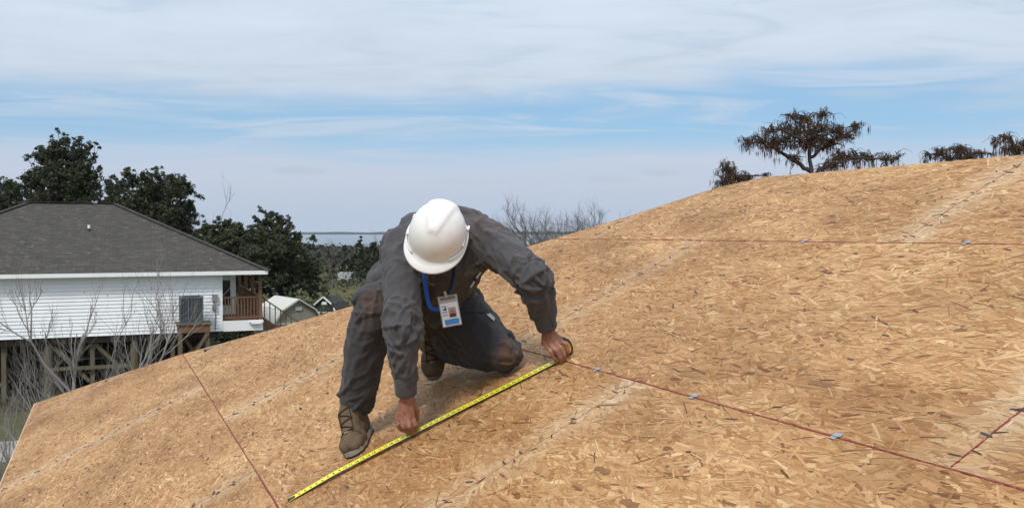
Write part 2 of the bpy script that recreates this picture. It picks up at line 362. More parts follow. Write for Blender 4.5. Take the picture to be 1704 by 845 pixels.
rows = [(S_EAVE, S_A, 4.125), (S_A, S_B, 2.735), (S_B, S_C, 1.42), (S_C, S_RIDGE, 2.52)]
STEP = [2.44, 2.60, 2.38, 2.44]
PAL = np.array([(.405, .262, .132), (.350, .212, .098), (.440, .296, .160), (.312, .176, .078), (.480, .345, .200), (.262, .140, .060), (.540, .410, .250), (.170, .088, .042)])
PAL = (PAL*1.0)*V3(1.05, .915, .775)
PWT = np.array([.29, .23, .17, .13, .085, .05, .025, .02]); PWT = PWT/PWT.sum()
DARKM = V3(.030, .028, .027)
def osb_panel(s0, s1, t0, t1, seams):
    G = .0016
    s0 += G; s1 -= G; t0 += G; t1 -= G
    ss = np.linspace(s0, s1, 9)
    lim = np.minimum(t1, hip(ss))
    ok = lim > t0 + .02
    if not ok.any(): return None
    ss, lim = ss[ok], lim[ok]
    outline = [(s, t0) for s in (ss[0], ss[-1])] + [(s, l) for s, l in zip(ss[::-1], lim[::-1])]
    n = len(outline)
    V = [R(s, t, 0) for s, t in outline] + [R(s, t, -.012) for s, t in outline]
    faces = [tuple(range(n))] + [(i, n + i, n + (i + 1) % n, (i + 1) % n) for i in range(n)]
    fc = [PAL[0]] + [V3(.30, .045, .04)]*n
    me_v = [np.array(V)]; loops = []; tot = []; uvs = []
    for f in faces: loops += list(f); tot.append(len(f)); uvs += [(0, 0)]*len(f)
    mi = [0] + [1]*n
    area = (ss[-1] - ss[0])*max(lim.mean() - t0, .05)
    vis = t1 > .2
    dens = 3600 if t0 > -1.5 and vis else 900
    m = int(area*dens)
    cs = rng.uniform(s0, s1, m); ct = rng.uniform(t0, lim.max(), m)
    L = np.clip(rng.lognormal(math.log(.090), .48, m), .02, .26); Wd = np.clip(rng.lognormal(math.log(.0138), .62, m), .003, .048)
    th = np.where(rng.random(m) < .22, rng.uniform(-1.57, 1.57, m), rng.normal(0, .40, m))
    dk = rng.random(m) < .10; Wd[dk] *= .4
    hh = rng.uniform(.0003, .0016, m); order = np.argsort(Wd*L + rng.normal(0, 4e-4, m))[::-1]; hh[order] = np.sort(hh)
    a = np.c_[np.cos(th), np.sin(th)]; bb = np.c_[-np.sin(th), np.cos(th)]        # along (t, s)
    lx = np.array([-.5, -.32, .34, .5, .30, -.36]); ly = np.array([-.12, -.5, -.46, .15, .5, .44])
    jx = lx + rng.uniform(-.12, .12, (m, 6)); jy = ly + rng.uniform(-.16, .16, (m, 6))
    bend = rng.normal(0, .12, m)[:, None]*(jx**2 - .08)*L[:, None]
    tt = ct[:, None] + a[:, :1]*jx*L[:, None] + bb[:, :1]*(jy*Wd[:, None] + bend)
    sq = cs[:, None] + a[:, 1:]*jx*L[:, None] + bb[:, 1:]*(jy*Wd[:, None] + bend)
    sq = np.clip(sq, ss[0], ss[-1]); tt = np.clip(tt, t0, np.minimum(t1, hip(sq) - .001))
    hv = hh[:, None] + jx*rng.normal(0, .0005, m)[:, None]; hv = np.maximum(hv, .0001)
    P = CAM + RS*sq[..., None] + RT*tt[..., None] + RN*(hv[..., None] - RH)
    C = PAL[rng.choice(len(PAL), m, p=PWT)]*rng.uniform(.86, 1.12, (m, 1))
    tone = .62*vnoise(np.c_[cs*3.3, ct*2.0, cs*0 + 3]) + .38*vnoise(np.c_[cs*7, ct*4, cs*0 + 8]) - .5
    C = C*(1 + tone*.60)[:, None]*np.c_[1 + 0*tone, 1 + .14*tone, 1 + .30*tone]      # panels are blotchy
    # pale dusty wear beside the butt joints
    wear = np.zeros(m)
    for q in seams: wear = np.maximum(wear, np.exp(-((ct - q)/(.07 + .04*vnoise(np.c_[cs*6, cs*0, cs*0 + q])))**2)*(1.0 if q < 3.5 else .8))
    w = (wear*rng.uniform(.2, 1.0, m)*(.45 + .9*vnoise(np.c_[cs*9, ct*9, cs*0])))[:, None]
    w = np.clip(w, 0, .9); C = C*(1 - w) + w*V3(.57, .435, .280)
    sl = dk & (rng.random(m) < .12)                  # narrow flakes coloured dark to paint shadow gaps between strands
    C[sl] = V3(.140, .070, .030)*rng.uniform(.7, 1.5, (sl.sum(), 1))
    base = 2*n
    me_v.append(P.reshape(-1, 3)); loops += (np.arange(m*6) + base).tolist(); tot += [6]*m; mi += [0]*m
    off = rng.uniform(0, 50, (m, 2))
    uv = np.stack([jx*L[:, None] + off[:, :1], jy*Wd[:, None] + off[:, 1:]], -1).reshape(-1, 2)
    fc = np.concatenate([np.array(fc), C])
    V = np.concatenate(me_v); me = bpy.data.meshes.new('osb_panel')
    me.vertices.add(len(V)); me.vertices.foreach_set('co', V.ravel().astype(np.float32))
    me.loops.add(len(loops)); me.loops.foreach_set('vertex_index', np.array(loops, np.int32))
    tot = np.array(tot, np.int32); st = np.concatenate([[0], np.cumsum(tot)[:-1]]).astype(np.int32)
    me.polygons.add(len(tot)); me.polygons.foreach_set('loop_start', st); me.polygons.foreach_set('loop_total', tot)
    me.materials.append(OSB); me.materials.append(EDGE_RED)
    me.polygons.foreach_set('material_index', np.array(mi, np.int32)); me.update(calc_edges=True); me.shade_flat()
    at = me.color_attributes.new('col', 'FLOAT_COLOR', 'CORNER')
    at.data.foreach_set('color', np.repeat(np.c_[fc, np.ones(len(fc))], tot, axis=0).ravel().astype(np.float32))
    l = me.uv_layers.new(name='UVMap'); l.data.foreach_set('uv', np.concatenate([np.array(uvs, float), uv]).ravel().astype(np.float32))
    o = bpy.data.objects.new('osb_panel', me); return link(o, deck)
CHALK = mat('red_seal_line', (.155, .022, .024), .8, .2, var=.8, vscale=55, tint=(.26, .10, .07))
JOINT = mat('worn_red_line', (.30, .10, .075), .8, .2, var=.9, vscale=40, tint=(.42, .27, .17))
INK = mat('ink_mark', (.030, .029, .030), .7, .3, var=.5, vscale=90, tint=(.10, .085, .07))
ZINC = mat('galvanised', (.36, .40, .42), .5, .4, metal=.6, var=.5, vscale=120)
def ribbon(name, a, b, wid, h, m, wob=.0006, parent=None, skip=0.0):
    """a thin raised strip lying along the deck from (s, t) a to b"""
    n = 90; q = np.linspace(0, 1, n); a = np.array(a, float); b = np.array(b, float)
    d = nrm(np.append(b - a, 0)); pn = np.array([-d[1], d[0]])
    c = a + (b - a)*q[:, None] + pn*rng.normal(0, wob, n)[:, None]
    ww = wid*np.clip(.55 + .9*vnoise(np.c_[q*25, q*0 + a[0]*7, q*0 + a[1]]), .3, 1.4)/2
    v = []
    for i in range(n):
        for sg, hh in ((-1, .0004), (-.6, h), (.6, h), (1, .0004)):
            p = c[i] + pn*ww[i]*sg; v.append(R(p[0], p[1], hh))
    keep = vnoise(np.c_[q*40, q*0 + a[1]*3, q*0 + 9]) > skip
    f = [(4*i + j, 4*i + j + 1, 4*i + 5 + j, 4*i + 4 + j) for i in range(n - 1) for j in range(3) if keep[i]]
    return mesh_obj(name, v, f, m, parent or deck)
def mark(mb, s, t, L=.05, w=.006, ang=0.0):
    ds, dt = math.sin(ang), math.cos(ang)
    e = [(-.5, -.1), (-.3, -.5), (.3, -.45), (.5, .05), (.25, .5), (-.35, .45)]
    v = []
    for x, y in e:
        x *= L*random.uniform(.85, 1.15); y *= w*random.uniform(.7, 1.3)
        v.append(R(s + ds*x + dt*y, t + dt*x - ds*y, .0026))
    mb.add(v, [(0, 1, 2, 3, 4, 5)])
for (s0, s1, anchor), stp in zip(rows, STEP):
    ts = [anchor + stp*k for k in range(-6, 5)]; ts = [t for t in ts if T_MIN < t < 10]
    edges = [T_MIN] + ts + [11]
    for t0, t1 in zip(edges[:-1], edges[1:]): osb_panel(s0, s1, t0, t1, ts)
    mb = MB()
    for t in ts:
        if t > hip(s0) - .2 or t < -1: continue
        # butt joint: reddish line, a pair of nail marks every hand's width
        hi = s1 - .01
        while hip(hi) < t + .02: hi -= .02
        ribbon('joint_line', (s0 + .01, t), (hi, t), .0062 if t < 2 else .0048, .0025, CHALK if t < 2 else JOINT, .0012, skip=.15 if t < 2 else .38)
        q = s0 + .06
        while q < hi - .04:
            for sg in (-1, 1):
                if random.random() < .9: mark(mb, q + random.gauss(0, .012), t + sg*.016 + random.gauss(0, .004), random.uniform(.026, .052), random.uniform(.0045, .0075)*(1.0 if t < 4 else 1.7), random.gauss(.15, .5))
            q += random.uniform(.085, .12)
    # nail rows on the rafters between the joints
    tr = -.5
    raf = sorted(set(round(t + k*.61, 3) for t in ts for k in (-1, 1, 2)))
    for t in raf:
        if t < .3: continue
        q = s0 + random.uniform(.05, .12)
        while q < s1 - .03:
            if t < hip(q) - .05 and random.random() < .8: mark(mb, q, t + random.gauss(0, .012), random.uniform(.022, .070), random.uniform(.0045, .0070)*(1.0 if t < 4 else 1.8), random.gauss(0, .22))
            q += random.uniform(.12, .19)
    for _ in range(22):
        q = random.uniform(s0 + .05, s1 - .05); t = random.uniform(.6, 7)
        if t < hip(q) - .1: mark(mb, q, t, random.uniform(.012, .03), random.uniform(.004, .008), random.uniform(-1, 1))
    o = mb.build('nail_marks', INK, deck); o['kind'] = 'stuff'
for s, t0 in ((S_A, -.5), (S_B, -.5), (S_C, -.5)):
    ribbon('edge_line', (s, t0), (s, float(hip(s)) - .02), .0078 if s < 2 else .006, .0024, CHALK, .0006, skip=.08 if s < 2 else .28)
def clip(s, t):
    mb = MB()
    mb.box(R(s + .008, t, .0035), (.013, .026, .0018), (RS, RT, RN)); mb.box(R(s - .008, t + .003, .0036), (.011, .018, .0018), (RS, RT, RN))
    mb.box(R(s, t, .0050), (.004, .022, .0018), (RS, RT, RN))
    mb.build('panel_clip', ZINC, deck)
for s, t in ((S_B, 3.02), (S_B, 2.39), (S_B, 1.765), (S_B, 1.1), (S_C, 2.22), (S_C, 3.03), (S_C, 3.9)): clip(s, t)
mb = MB()
# dark knots and resin-stained flakes seen on the near panel
for s, t, L, w in ((.86, 2.08, .075, .030), (.92, 2.32, .080, .024), (1.55, 2.02, .09, .03), (.35, 5.2, .05, .03), (.22, 3.86, .05, .025)):
    e = [(-.5, -.1), (-.3, -.5), (.1, -.38), (.42, -.45), (.5, .1), (.2, .5), (-.1, .36), (-.4, .48)]
    MB().add([R(s + y*w*random.uniform(.8, 1.2), t + x*L*random.uniform(.85, 1.15), .0023) for x, y in e], [tuple(range(8))]).build('resin_stain', mat('resin', (.19, .088, .038), .6, .2, var=.6, vscale=60, tint=(.27, .15, .07)), deck)
# hip and ridge edge: thin sawn edge of the sheathing
RAW = mat('raw_edge', (.60, .45, .29), .8, .1, var=.5, vscale=25)
mb = MB()
for a, b in zip(hipline[:-1], hipline[1:]): mb.beam(a - RN*.010, b - RN*.010, .010, .016, RN)
mb.build('hip_edge', RAW, house)
MB().beam(R(S_EAVE - .004, T_MIN, -.008), R(S_EAVE - .004, float(hip(S_EAVE)), -.008), .008, .014, RN).build('eave_edge', RAW, house)

# ------------------------------------------------------------------ the neighbour's raised white house
CN = V3(-9.9, 36.0, 0)
def H(a, b, z): return CN - dv*a + dn*b + V3(0, 0, z)
AX = (-dv, dn, V3(0, 0, 1))
EZ, RZ, WB, LEN, DEP = 4.79, 7.60, 2.37, 15.0, 11.7
nh = empty('raised_house', H(7, 5, 0), 'white sided house raised on pilings under a dark shingle hip roof', 'house')
SHING = shingle_mat()
VINYL = mat('white_vinyl', (.83, .84, .84), .5, .3, var=.25, vscale=1.2, tint=(.62, .65, .66))
TRIM = mat('white_trim', (.80, .80, .79), .5, .3, var=.2, vscale=2, tint=(.66, .66, .64))
DECKW = mat('cedar_stain', (.165, .090, .052), .75, .25, var=.6, vscale=4, tint=(.13, .06, .03))
PILE = mat('treated_piling', (.135, .115, .075), .9, .1, var=.6, vscale=3, stretch=(3, 3, .5))
DARK = mat('dark_opening', (.012, .013, .015), .25, .5)
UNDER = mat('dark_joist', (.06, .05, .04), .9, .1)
def uvface(name, pts, m, parent, along):
    pts = np.array(pts); al = nrm(along); nn = nrm(np.cross(pts[1] - pts[0], pts[-1] - pts[0])); ac = np.cross(nn, al)
    o = mesh_obj(name, pts, [tuple(range(len(pts)))], m, parent)
    l = o.data.uv_layers.new(name='UVMap'); l.data.foreach_set('uv', np.stack([pts@al, pts@ac], -1).ravel().astype(np.float32)); return o
hd = DEP/2
r0, r1 = H(hd, hd, RZ), H(LEN - hd, hd, RZ)
c = [H(0, 0, EZ), H(LEN, 0, EZ), H(LEN, DEP, EZ), H(0, DEP, EZ)]
rf = uvface('roof', [c[1], c[0], r0, r1], SHING, nh, dv)
uvface('roof_slope', [c[0], c[3], r0], SHING, rf, dn); uvface('roof_slope', [c[3], c[2], r1, r0], SHING, rf, dv); uvface('roof_slope', [c[2], c[1], r1], SHING, rf, dn)
CAPM = mat('ridge_cap', (.062, .058, .052), .95, .1, var=.5, vscale=3)
mb = MB(); 
for i in range(24):
    q0, q1 = r0 + (r1 - r0)*i/24, r0 + (r1 - r0)*(i + 1.08)/24
    mb.beam(q0 + V3(0, 0, .03), q1 + V3(0, 0, .045), .26, .025)
for a, b in ((r0, c[0]), (r1, c[1]), (r0, c[3]), (r1, c[2])):
    for i in range(30):
        q0, q1 = a + (b - a)*i/30, a + (b - a)*(i + 1.08)/30
        mb.beam(q0 + V3(0, 0, .03), q1 + V3(0, 0, .02), .24, .022)
mb.build('ridge_cap', CAPM, rf)
for a, b in ((c[0], c[1]), (c[1], c[2]), (c[2], c[3]), (c[3], c[0])): MB().beam(a + V3(0, 0, -.075), b + V3(0, 0, -.075), .04, .15).build('fascia', TRIM, nh)
MB().add([p + V3(0, 0, -.13) for p in c], [(0, 1, 2, 3)]).build('soffit', TRIM, nh)
fn_ = np.cross(dv, nrm(r0 - H(hd, 0, EZ))); ry_ = W(148, 384, 1) - CAM; vp_ = CAM + ry_*(((c[0] - CAM)@fn_)/(ry_@fn_))
o = MB().tube([vp_ - V3(0, 0, .25), vp_ + V3(0, 0, .10)], .05, 10).build('vent_pipe', mat('vent_dark', (.05, .05, .05), .7), rf)
MB().tube([vp_ + V3(0, 0, .10), vp_ + V3(0, 0, .24)], .052, 10).build('vent_cap', TRIM, rf)
# walls: box behind, clapboards in front, one mesh per board
wa0, wa1, wb0 = 1.72, LEN - .4, .42
mb = MB(); mb.box(H((wa0 + wa1)/2, (wb0 + DEP - .4)/2 + .05, (WB + EZ - .14)/2), (wa1 - wa0, DEP - .9, EZ - .14 - WB), AX)
wall = mb.build('wall', VINYL, nh)
nb = 17; bh = (EZ - .14 - WB)/nb
for i in range(nb):
    z0 = WB + i*bh; z1 = z0 + bh
    prof = [(wb0 - .035, z0), (wb0 - .008, z1 - .002), (wb0 + .045, z1 - .002), (wb0 + .045, z0)]
    MB().prism([H(wa0 + .1, b, z) for b, z in prof], H(0, 0, 0), H(wa1 - wa0 - .2, 0, 0)).build('siding_board', VINYL, wall)
for a in (wa0 + .05, wa1 - .05): MB().box(H(a, wb0 - .005, (WB + EZ - .14)/2), (.1, .09, EZ - .14 - WB), AX).build('corner_trim', TRIM, wall)
# recessed porch at the corner
MB().box(H(1.35, 2.9, (WB + .45 + EZ - .14)/2), (.72, .12, EZ - .14 - WB - .45), AX).build('porch_wall', VINYL, nh)
dr = MB().box(H(1.42, 2.82, 3.75), (.40, .05, 1.05), AX).build('door', DARK, nh)
MB().box(H(1.18, 2.81, 3.75), (.07, .06, 1.15), AX).build('door_frame', TRIM, dr)
MB().box(H(.95, wb0 + 4.5, WB + .36), (1.55, 9.0, .10), AX).build('porch_floor', DECKW, nh)
MB().box(H(.93, wb0 - .01, WB + .19), (1.56, .06, .42), AX).build('porch_skirt', TRIM, nh)
MB().box(H(.17, wb0 + 4.5, WB + .19), (.06, 8.9, .42), AX).build('porch_skirt', TRIM, nh)
for b in (.5, 3.3, 6.2, 9.2): MB().box(H(.24, b, (WB + .41 + EZ - .13)/2), (.14, .14, EZ - .13 - WB - .41), AX).build('porch_post', DECKW, nh)
FZ = WB + .41
rail = MB().box(H(.97, .5, FZ + .92), (1.42, .09, .06), AX).build('railing', DECKW, nh); MB().box(H(.97, .5, FZ + .10), (1.42, .05, .07), AX).build('bottom_rail', DECKW, rail)
for i in range(11): MB().box(H(.36 + i*.125, .5, FZ + .5), (.045, .035, .76), AX).build('baluster', DECKW, rail)
rail = MB().box(H(.24, 4.9, FZ + .92), (.09, 8.6, .06), AX).build('railing', DECKW, nh); MB().box(H(.24, 4.9, FZ + .10), (.05, 8.6, .07), AX).build('bottom_rail', DECKW, rail)
for i in range(40): MB().box(H(.24, .75 + i*.21, FZ + .5), (.035, .045, .76), AX).build('baluster', DECKW, rail)
# stair going down beside the porch
mb = MB(); sa, sb = H(.1, 1.2, FZ - .1), H(-3.4, 1.2, .15)
mb.beam(sa, sb, .05, .26); mb.beam(sa + dn*1.0, sb + dn*1.0, .05, .26); stair = mb.build('stair', DECKW, nh)
for i in range(12):
    p = sa + (sb - sa)*(i + .5)/12 + dn*.5; MB().box(p + V3(0, 0, .05), (.26, .94, .04), AX).build('tread', DECKW, stair)
mb = MB(); mb.beam(sa + V3(0, 0, .95), sb + V3(0, 0, .95), .09, .05); hr = mb.build('handrail', DECKW, nh)
for i in range(16):
    p = sa + (sb - sa)*(i + .5)/16; MB().box(p + V3(0, 0, .52), (.04, .04, .84), AX).build('baluster', DECKW, hr)
# floor frame, pilings and braces
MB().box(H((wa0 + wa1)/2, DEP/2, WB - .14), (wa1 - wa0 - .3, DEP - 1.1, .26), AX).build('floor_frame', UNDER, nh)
for a in (2.2, 5.0, 8.0, 11.0, 14.0):
    for b in (.7, 4.2, 7.7, 11.0):
        MB().tube([H(a, b, -.1), H(a, b, WB - .27)], [.17, .15], 12).build('piling', PILE, nh)
MB().beam(H(3.6, .75, .9), H(2.3, .75, WB - .3), .05, .18).build('brace', DECKW, nh)
MB().beam(H(5.1, 4.1, .5), H(7.9, 4.1, WB - .3), .05, .18).build('brace', PILE, nh)
for a in (3.6, 6.5, 9.5, 12.5): MB().box(H(a, .8, (WB - .27)/2), (.16, .16, WB - .27), AX).build('post', PILE, nh)
for i in range(46): MB().box(H(2.6 + i*.262, 6.0 + .01*(i % 3), (WB - .3)/2), (.245, .03, WB - .3), AX).build('dark_backing_board', UNDER, nh)  # made-up board wall, added to darken the space beneath the house
for a0, a1 in ((5.1, 6.4), (6.6, 7.9), (9.6, 10.9), (12.4, 11.1)): MB().beam(H(a0, .72, .6), H(a1, .72, WB - .32), .05, .14).build('brace', PILE, nh)
MB().beam(H(4.9, .6, 1.15), H(8.1, .6, 1.15), .05, .14).build('cross_beam', PILE, nh)
# flood lamp on the skirt
lp = MB(); q = H(.42, wb0 - .11, WB + .34)
lp.box(q, (.55, .12, .07), AX); lp.box(q + V3(0, 0, -.06), (.40, .14, .06), AX)
fl = lp.build('flood_light', TRIM, nh)
# services on the wall
GREYM = mat('meter_grey', (.22, .23, .24), .5, .4, var=.2, vscale=9)
a_m = 2.02
mb = MB(); mb.box(H(a_m, wb0 - .1, 3.72), (.20, .12, .28), AX); mb.box(H(a_m + .02, wb0 - .1, 3.35), (.16, .11, .20), AX); me_ = mb.build('meter_box', GREYM, nh)
MB().tube([H(a_m - .02, wb0 - .08, 2.45), H(a_m - .02, wb0 - .08, 3.3), H(a_m + .02, wb0 - .08, 3.6)], .022, 8).build('conduit', GREYM, me_)

# AC unit on its timber stand
st = empty('timber_stand', H(3.0, -.55, 0), 'brown timber stand with diagonal braces holding the air conditioner', 'stand')
SX0, SX1, SB0, SB1, SZ = 2.28, 3.46, -1.05, .05, 2.82
for a in (SX0 + .1, SX1 - .1):
    for b in (SB0 + .07, SB1 - .07): MB().box(H(a, b, (SZ - .34)/2), (.13, .13, SZ - .34), AX).build('leg', PILE, st)
MB().box(H((SX0 + SX1)/2, (SB0 + SB1)/2, SZ - .17), (SX1 - SX0, SB1 - SB0, .30), AX).build('frame', DECKW, st)
MB().box(H((SX0 + SX1)/2, (SB0 + SB1)/2, SZ), (SX1 - SX0 + .12, SB1 - SB0 + .1, .05), AX).build('platform', PILE, st)
MB().beam(H(SX0 + .1, SB0 - .03, SZ - .35), H(SX1 - .1, SB0 - .03, .9), .04, .12).build('brace', PILE, st)
MB().beam(H(SX1 - .1, SB1 + .01, SZ - .35), H(SX0 + .1, SB1 + .01, .9), .04, .12).build('brace', DECKW, st)
ac = empty('air_conditioner', H(2.95, -.5, SZ + .03), 'dark grey box air conditioner on the timber stand by the white wall', 'air conditioner')
ACM = mat('ac_grey', (.085, .095, .105), .5, .4); ACF = mat('ac_fin', (.045, .05, .055), .6, .3)
ca, cb, aw, ah = 2.95, -.5, .86, 1.0; z0 = SZ + .03
MB().box(H(ca, cb, z0 + ah/2), (aw - .06, aw - .06, ah - .04), AX).build('coil_core', ACF, ac)
MB().box(H(ca, cb, z0 + .03), (aw, aw, .06), AX).build('base_pan', ACM, ac)
tp = MB().box(H(ca, cb, z0 + ah - .03), (aw + .01, aw + .01, .06), AX).build('top_cover', ACM, ac)
th_ = np.arange(24)*2*math.pi/24
MB().tube([H(ca, cb, z0 + ah), H(ca, cb, z0 + ah + .035)], .33, 24).build('fan_guard', ACF, tp)
for i in (-1, 1):
    for j in (-1, 1): MB().box(H(ca + i*(aw/2 - .025), cb + j*(aw/2 - .025), z0 + ah/2), (.05, .05, ah - .13), AX).build('corner_post', ACM, ac)
for i in range(13): MB().box(H(ca - aw/2 + .09 + i*.057, cb - aw/2 + .02, z0 + ah/2), (.018, .02, ah - .14), AX).build('louver', ACM, ac)
MB().box(H(ca + .12, cb - aw/2 + .005, z0 + ah/2), (.03, .02, ah - .14), AX).build('louver', mat('ac_light', (.15, .165, .18), .5, .4), ac)
# clutter in the shade beneath the house
BLUEP = mat('blue_plastic', (.03, .07, .30), .45, .5)
for i, (a, b) in enumerate(((1.05, 1.5), (.45, 1.9))):
    dr_ = MB(); dr_.tube([H(a, b, 0), H(a, b, .08), H(a, b, .45), H(a, b, .85), H(a, b, .92)], [.26, .29, .30, .29, .24], 16)
    o = dr_.build('plastic_drum', BLUEP, None, True); tag(o, 'blue plastic drum standing beneath the white house porch', 'drum', 'blue drums under the porch')
TAN = mat('tan_board', (.27, .20, .12), .8, .1, var=.5, vscale=3); LG = mat('light_grey', (.40, .41, .42), .6, .3, var=.3, vscale=4)
def crate_stack():
    t_ = empty('work_bench', H(6.3, 5.2, 0), 'long pale work bench in the shade beneath the white house', 'bench')
    MB().box(H(6.3, 5.2, .95), (3.2, .75, .06), AX).build('bench_top', LG, t_)
    for a in (4.85, 7.75):
        for b in (4.92, 5.48): MB().box(H(a, b, .46), (.09, .09, .92), AX).build('leg', PILE, t_)
    l_ = empty('timber_pile', H(10, 6.5, 0), 'stack of tan boards lying in the shade beneath the white house', 'boards')
    for i in range(3):
        for j in range(5): MB().box(H(10 + .1*i, 6.2 + j*.16, .05 + i*.06), (3.4 - .2*j*(i == 2), .14, .045), AX).build('board', TAN, l_)
crate_stack()
sheet('earth_patch', [H(0, -1.5, .010), H(LEN + 4, -1.5, .010), H(LEN + 4, DEP + 4, .010), H(0, DEP + 4, .010)], MUD)

# gambrel storage shed
def gambrel(name, pos, wid, dep, hgt, rz, label, bodym, roofm, trimm):
    r = empty(name, pos, label, 'shed'); c_, s_ = math.cos(rz), math.sin(rz); X = V3(c_, s_, 0); Y = V3(-s_, c_, 0); Z = V3(0, 0, 1); P = lambda x, y, z: np.asarray(pos) + X*x + Y*y + Z*z
    h = wid/2; eh = hgt*.55; k = (h*.70, hgt*.80)
    prof = [(-h, 0), (h, 0), (h, eh), (k[0], k[1]), (0, hgt), (-k[0], k[1]), (-h, eh)]
    MB().prism([P(x, 0, z) for x, z in prof], (0, 0, 0), Y*dep).build('body', bodym, r)
    pl_ = [(h + .10, eh - .07), (k[0], k[1]), (0, hgt), (-k[0], k[1]), (-h - .10, eh - .07)]
    rr = None
    for (x0, z0), (x1, z1) in zip(pl_[:-1], pl_[1:]):
        d = nrm(V3(x1 - x0, z1 - z0, 0)); nx, nz = -d[1], d[0]
        nx, nz = (nx, nz) if nz*1 + nx*np.sign(x0 + x1) > 0 else (-nx, -nz)
        q = [(x0 + nx*.012, z0 + nz*.012), (x1 + nx*.012, z1 + nz*.012), (x1 + nx*.06, z1 + nz*.06), (x0 + nx*.06, z0 + nz*.06)]
        MB().prism([P(x, -.16, z) for x, z in q], (0, 0, 0), Y*(dep + .32)).build('roof_panel', roofm, r)
        MB().prism([P(x, -.18, z) for x, z in [(x0 - nx*.02, z0 - nz*.02), (x1 - nx*.02, z1 - nz*.02), (x1 + nx*.062, z1 + nz*.062), (x0 + nx*.062, z0 + nz*.062)]], (0, 0, 0), Y*.05).build('rake_trim', trimm, r)
    MB().box(P(0, -.02, eh), (wid - .02, .05, .11), (X, Y, Z)).build('trim_board', trimm, r)
    for x in (-h + .04, h - .04): MB().box(P(x, -.02, eh/2), (.10, .05, eh), (X, Y, Z)).build('corner_board', trimm, r)
    MB().box(P(0, -.03, hgt*.83), (.38, .05, .20), (X, Y, Z)).build('vent', trimm, r)
    d_ = MB().box(P(0, -.02, eh*.46), (1.3, .05, eh*.84), (X, Y, Z)).build('door', bodym, r)
    MB().box(P(.05, -.05, eh*.5), (.03, .04, .16), (X, Y, Z)).build('handle', trimm, d_)
    return r
BEIGE = mat('beige_siding', (.235, .22, .175), .8, .2, var=.3, vscale=2); CREAM = mat('cream_roof', (.50, .49, .445), .7, .2, var=.35, vscale=1.2, tint=(.5, .5, .45)); CRT = mat('cream_trim', (.40, .40, .33), .7, .2)
gp = W(496, 492, 47.5); gp[2] = 0
gambrel('storage_shed', gp, 2.6, 3.2, 2.75, .62, 'beige barn shaped storage shed with a cream roof', BEIGE, CREAM, CRT)
# a dark shed with bright rake boards farther back
DKS = mat('dark_shed', (.055, .052, .048), .85, .1, var=.4, vscale=3)
gp2 = W(540, 487, 57); gp2[2] = 0
gambrel('dark_shed', gp2, 1.7, 1.5, 2.2, -.35, 'dark weathered shed with white edged roof beyond the beige shed', DKS, DKS, mat('bright_trim', (.7, .72, .74), .6, .2))
# low pale trailer at the edge of the far lawn
tr_ = empty('utility_trailer', W(578, 468, 112)*V3(1, 1, 0), 'small pale box trailer parked by the far trees', 'trailer')
tp_ = W(578, 468, 112)*V3(1, 1, 0)
MB().prism([tp_ + V3(x, 0, z) for x, z in ((-1.2, .4), (1.2, .4), (1.2, 1.2), (.8, 1.35), (-1.2, 1.35))], (0, 0, 0), (0, 1.5, 0)).build('box_body', LG, tr_)
for x in (-.5, .4): MB().tube([tp_ + V3(x, -.06, .3), tp_ + V3(x, .12, .3)], .3, 14).build('wheel', DARK, tr_)
MB().beam(tp_ + V3(1.2, .7, .42), tp_ + V3(2.1, .7, .40), .07, .07).build('tow_bar', DARK, tr_)

# ------------------------------------------------------------------ trees
BARK = mat('dark_bark', (.060, .050, .042), .95, .05, var=.5, vscale=2)
PALEB = mat('pale_bark', (.26, .235, .215), .9, .1, var=.6, vscale=3, tint=(.17, .15, .14))
GREYB = mat('grey_twig', (.15, .130, .115), .95, .05, var=.5, vscale=2)
LEAF = mat('evergreen_leaf', (1, 1, 1), .6, .25, attr=True, trans=.12)
MOSS = mat('hanging_moss', (1, 1, 1), .9, .05, attr=True, trans=.10)
def curve(a, b, sag=0.0, n=6, jit=.0):
    q = np.linspace(0, 1, n)[:, None]; p = a + (b - a)*q; L = np.linalg.norm(b - a)
    p[1:-1] += rng.normal(0, jit*L, (n - 2, 3)); p[:, 2] += (sag*L*4*q*(1 - q))[:, 0]; return p
def leaf_quads(pts, size, cols, wts, flat=.4):
    n = len(pts); d = rng.normal(0, 1, (n, 3)); d[:, 2] *= 1 - flat*.5; d /= np.linalg.norm(d, axis=1, keepdims=True)
    e = rng.normal(0, 1, (n, 3)); e -= d*(e*d).sum(1, keepdims=True); e /= np.linalg.norm(e, axis=1, keepdims=True)
    sz = size*rng.lognormal(0, .35, n)[:, None]
    q = np.stack([pts - d*sz*.6, pts + e*sz*.28, pts + d*sz*.6, pts - e*sz*.28], 1)
    C = np.array(cols)[rng.choice(len(cols), n, p=wts)]*rng.uniform(.7, 1.25, (n, 1)); return q, C
OAKC = [(.040, .050, .024), (.055, .065, .030), (.030, .038, .020), (.080, .086, .044)]
CEDC = [(.050, .062, .028), (.066, .074, .034), (.036, .046, .022), (.090, .090, .045)]
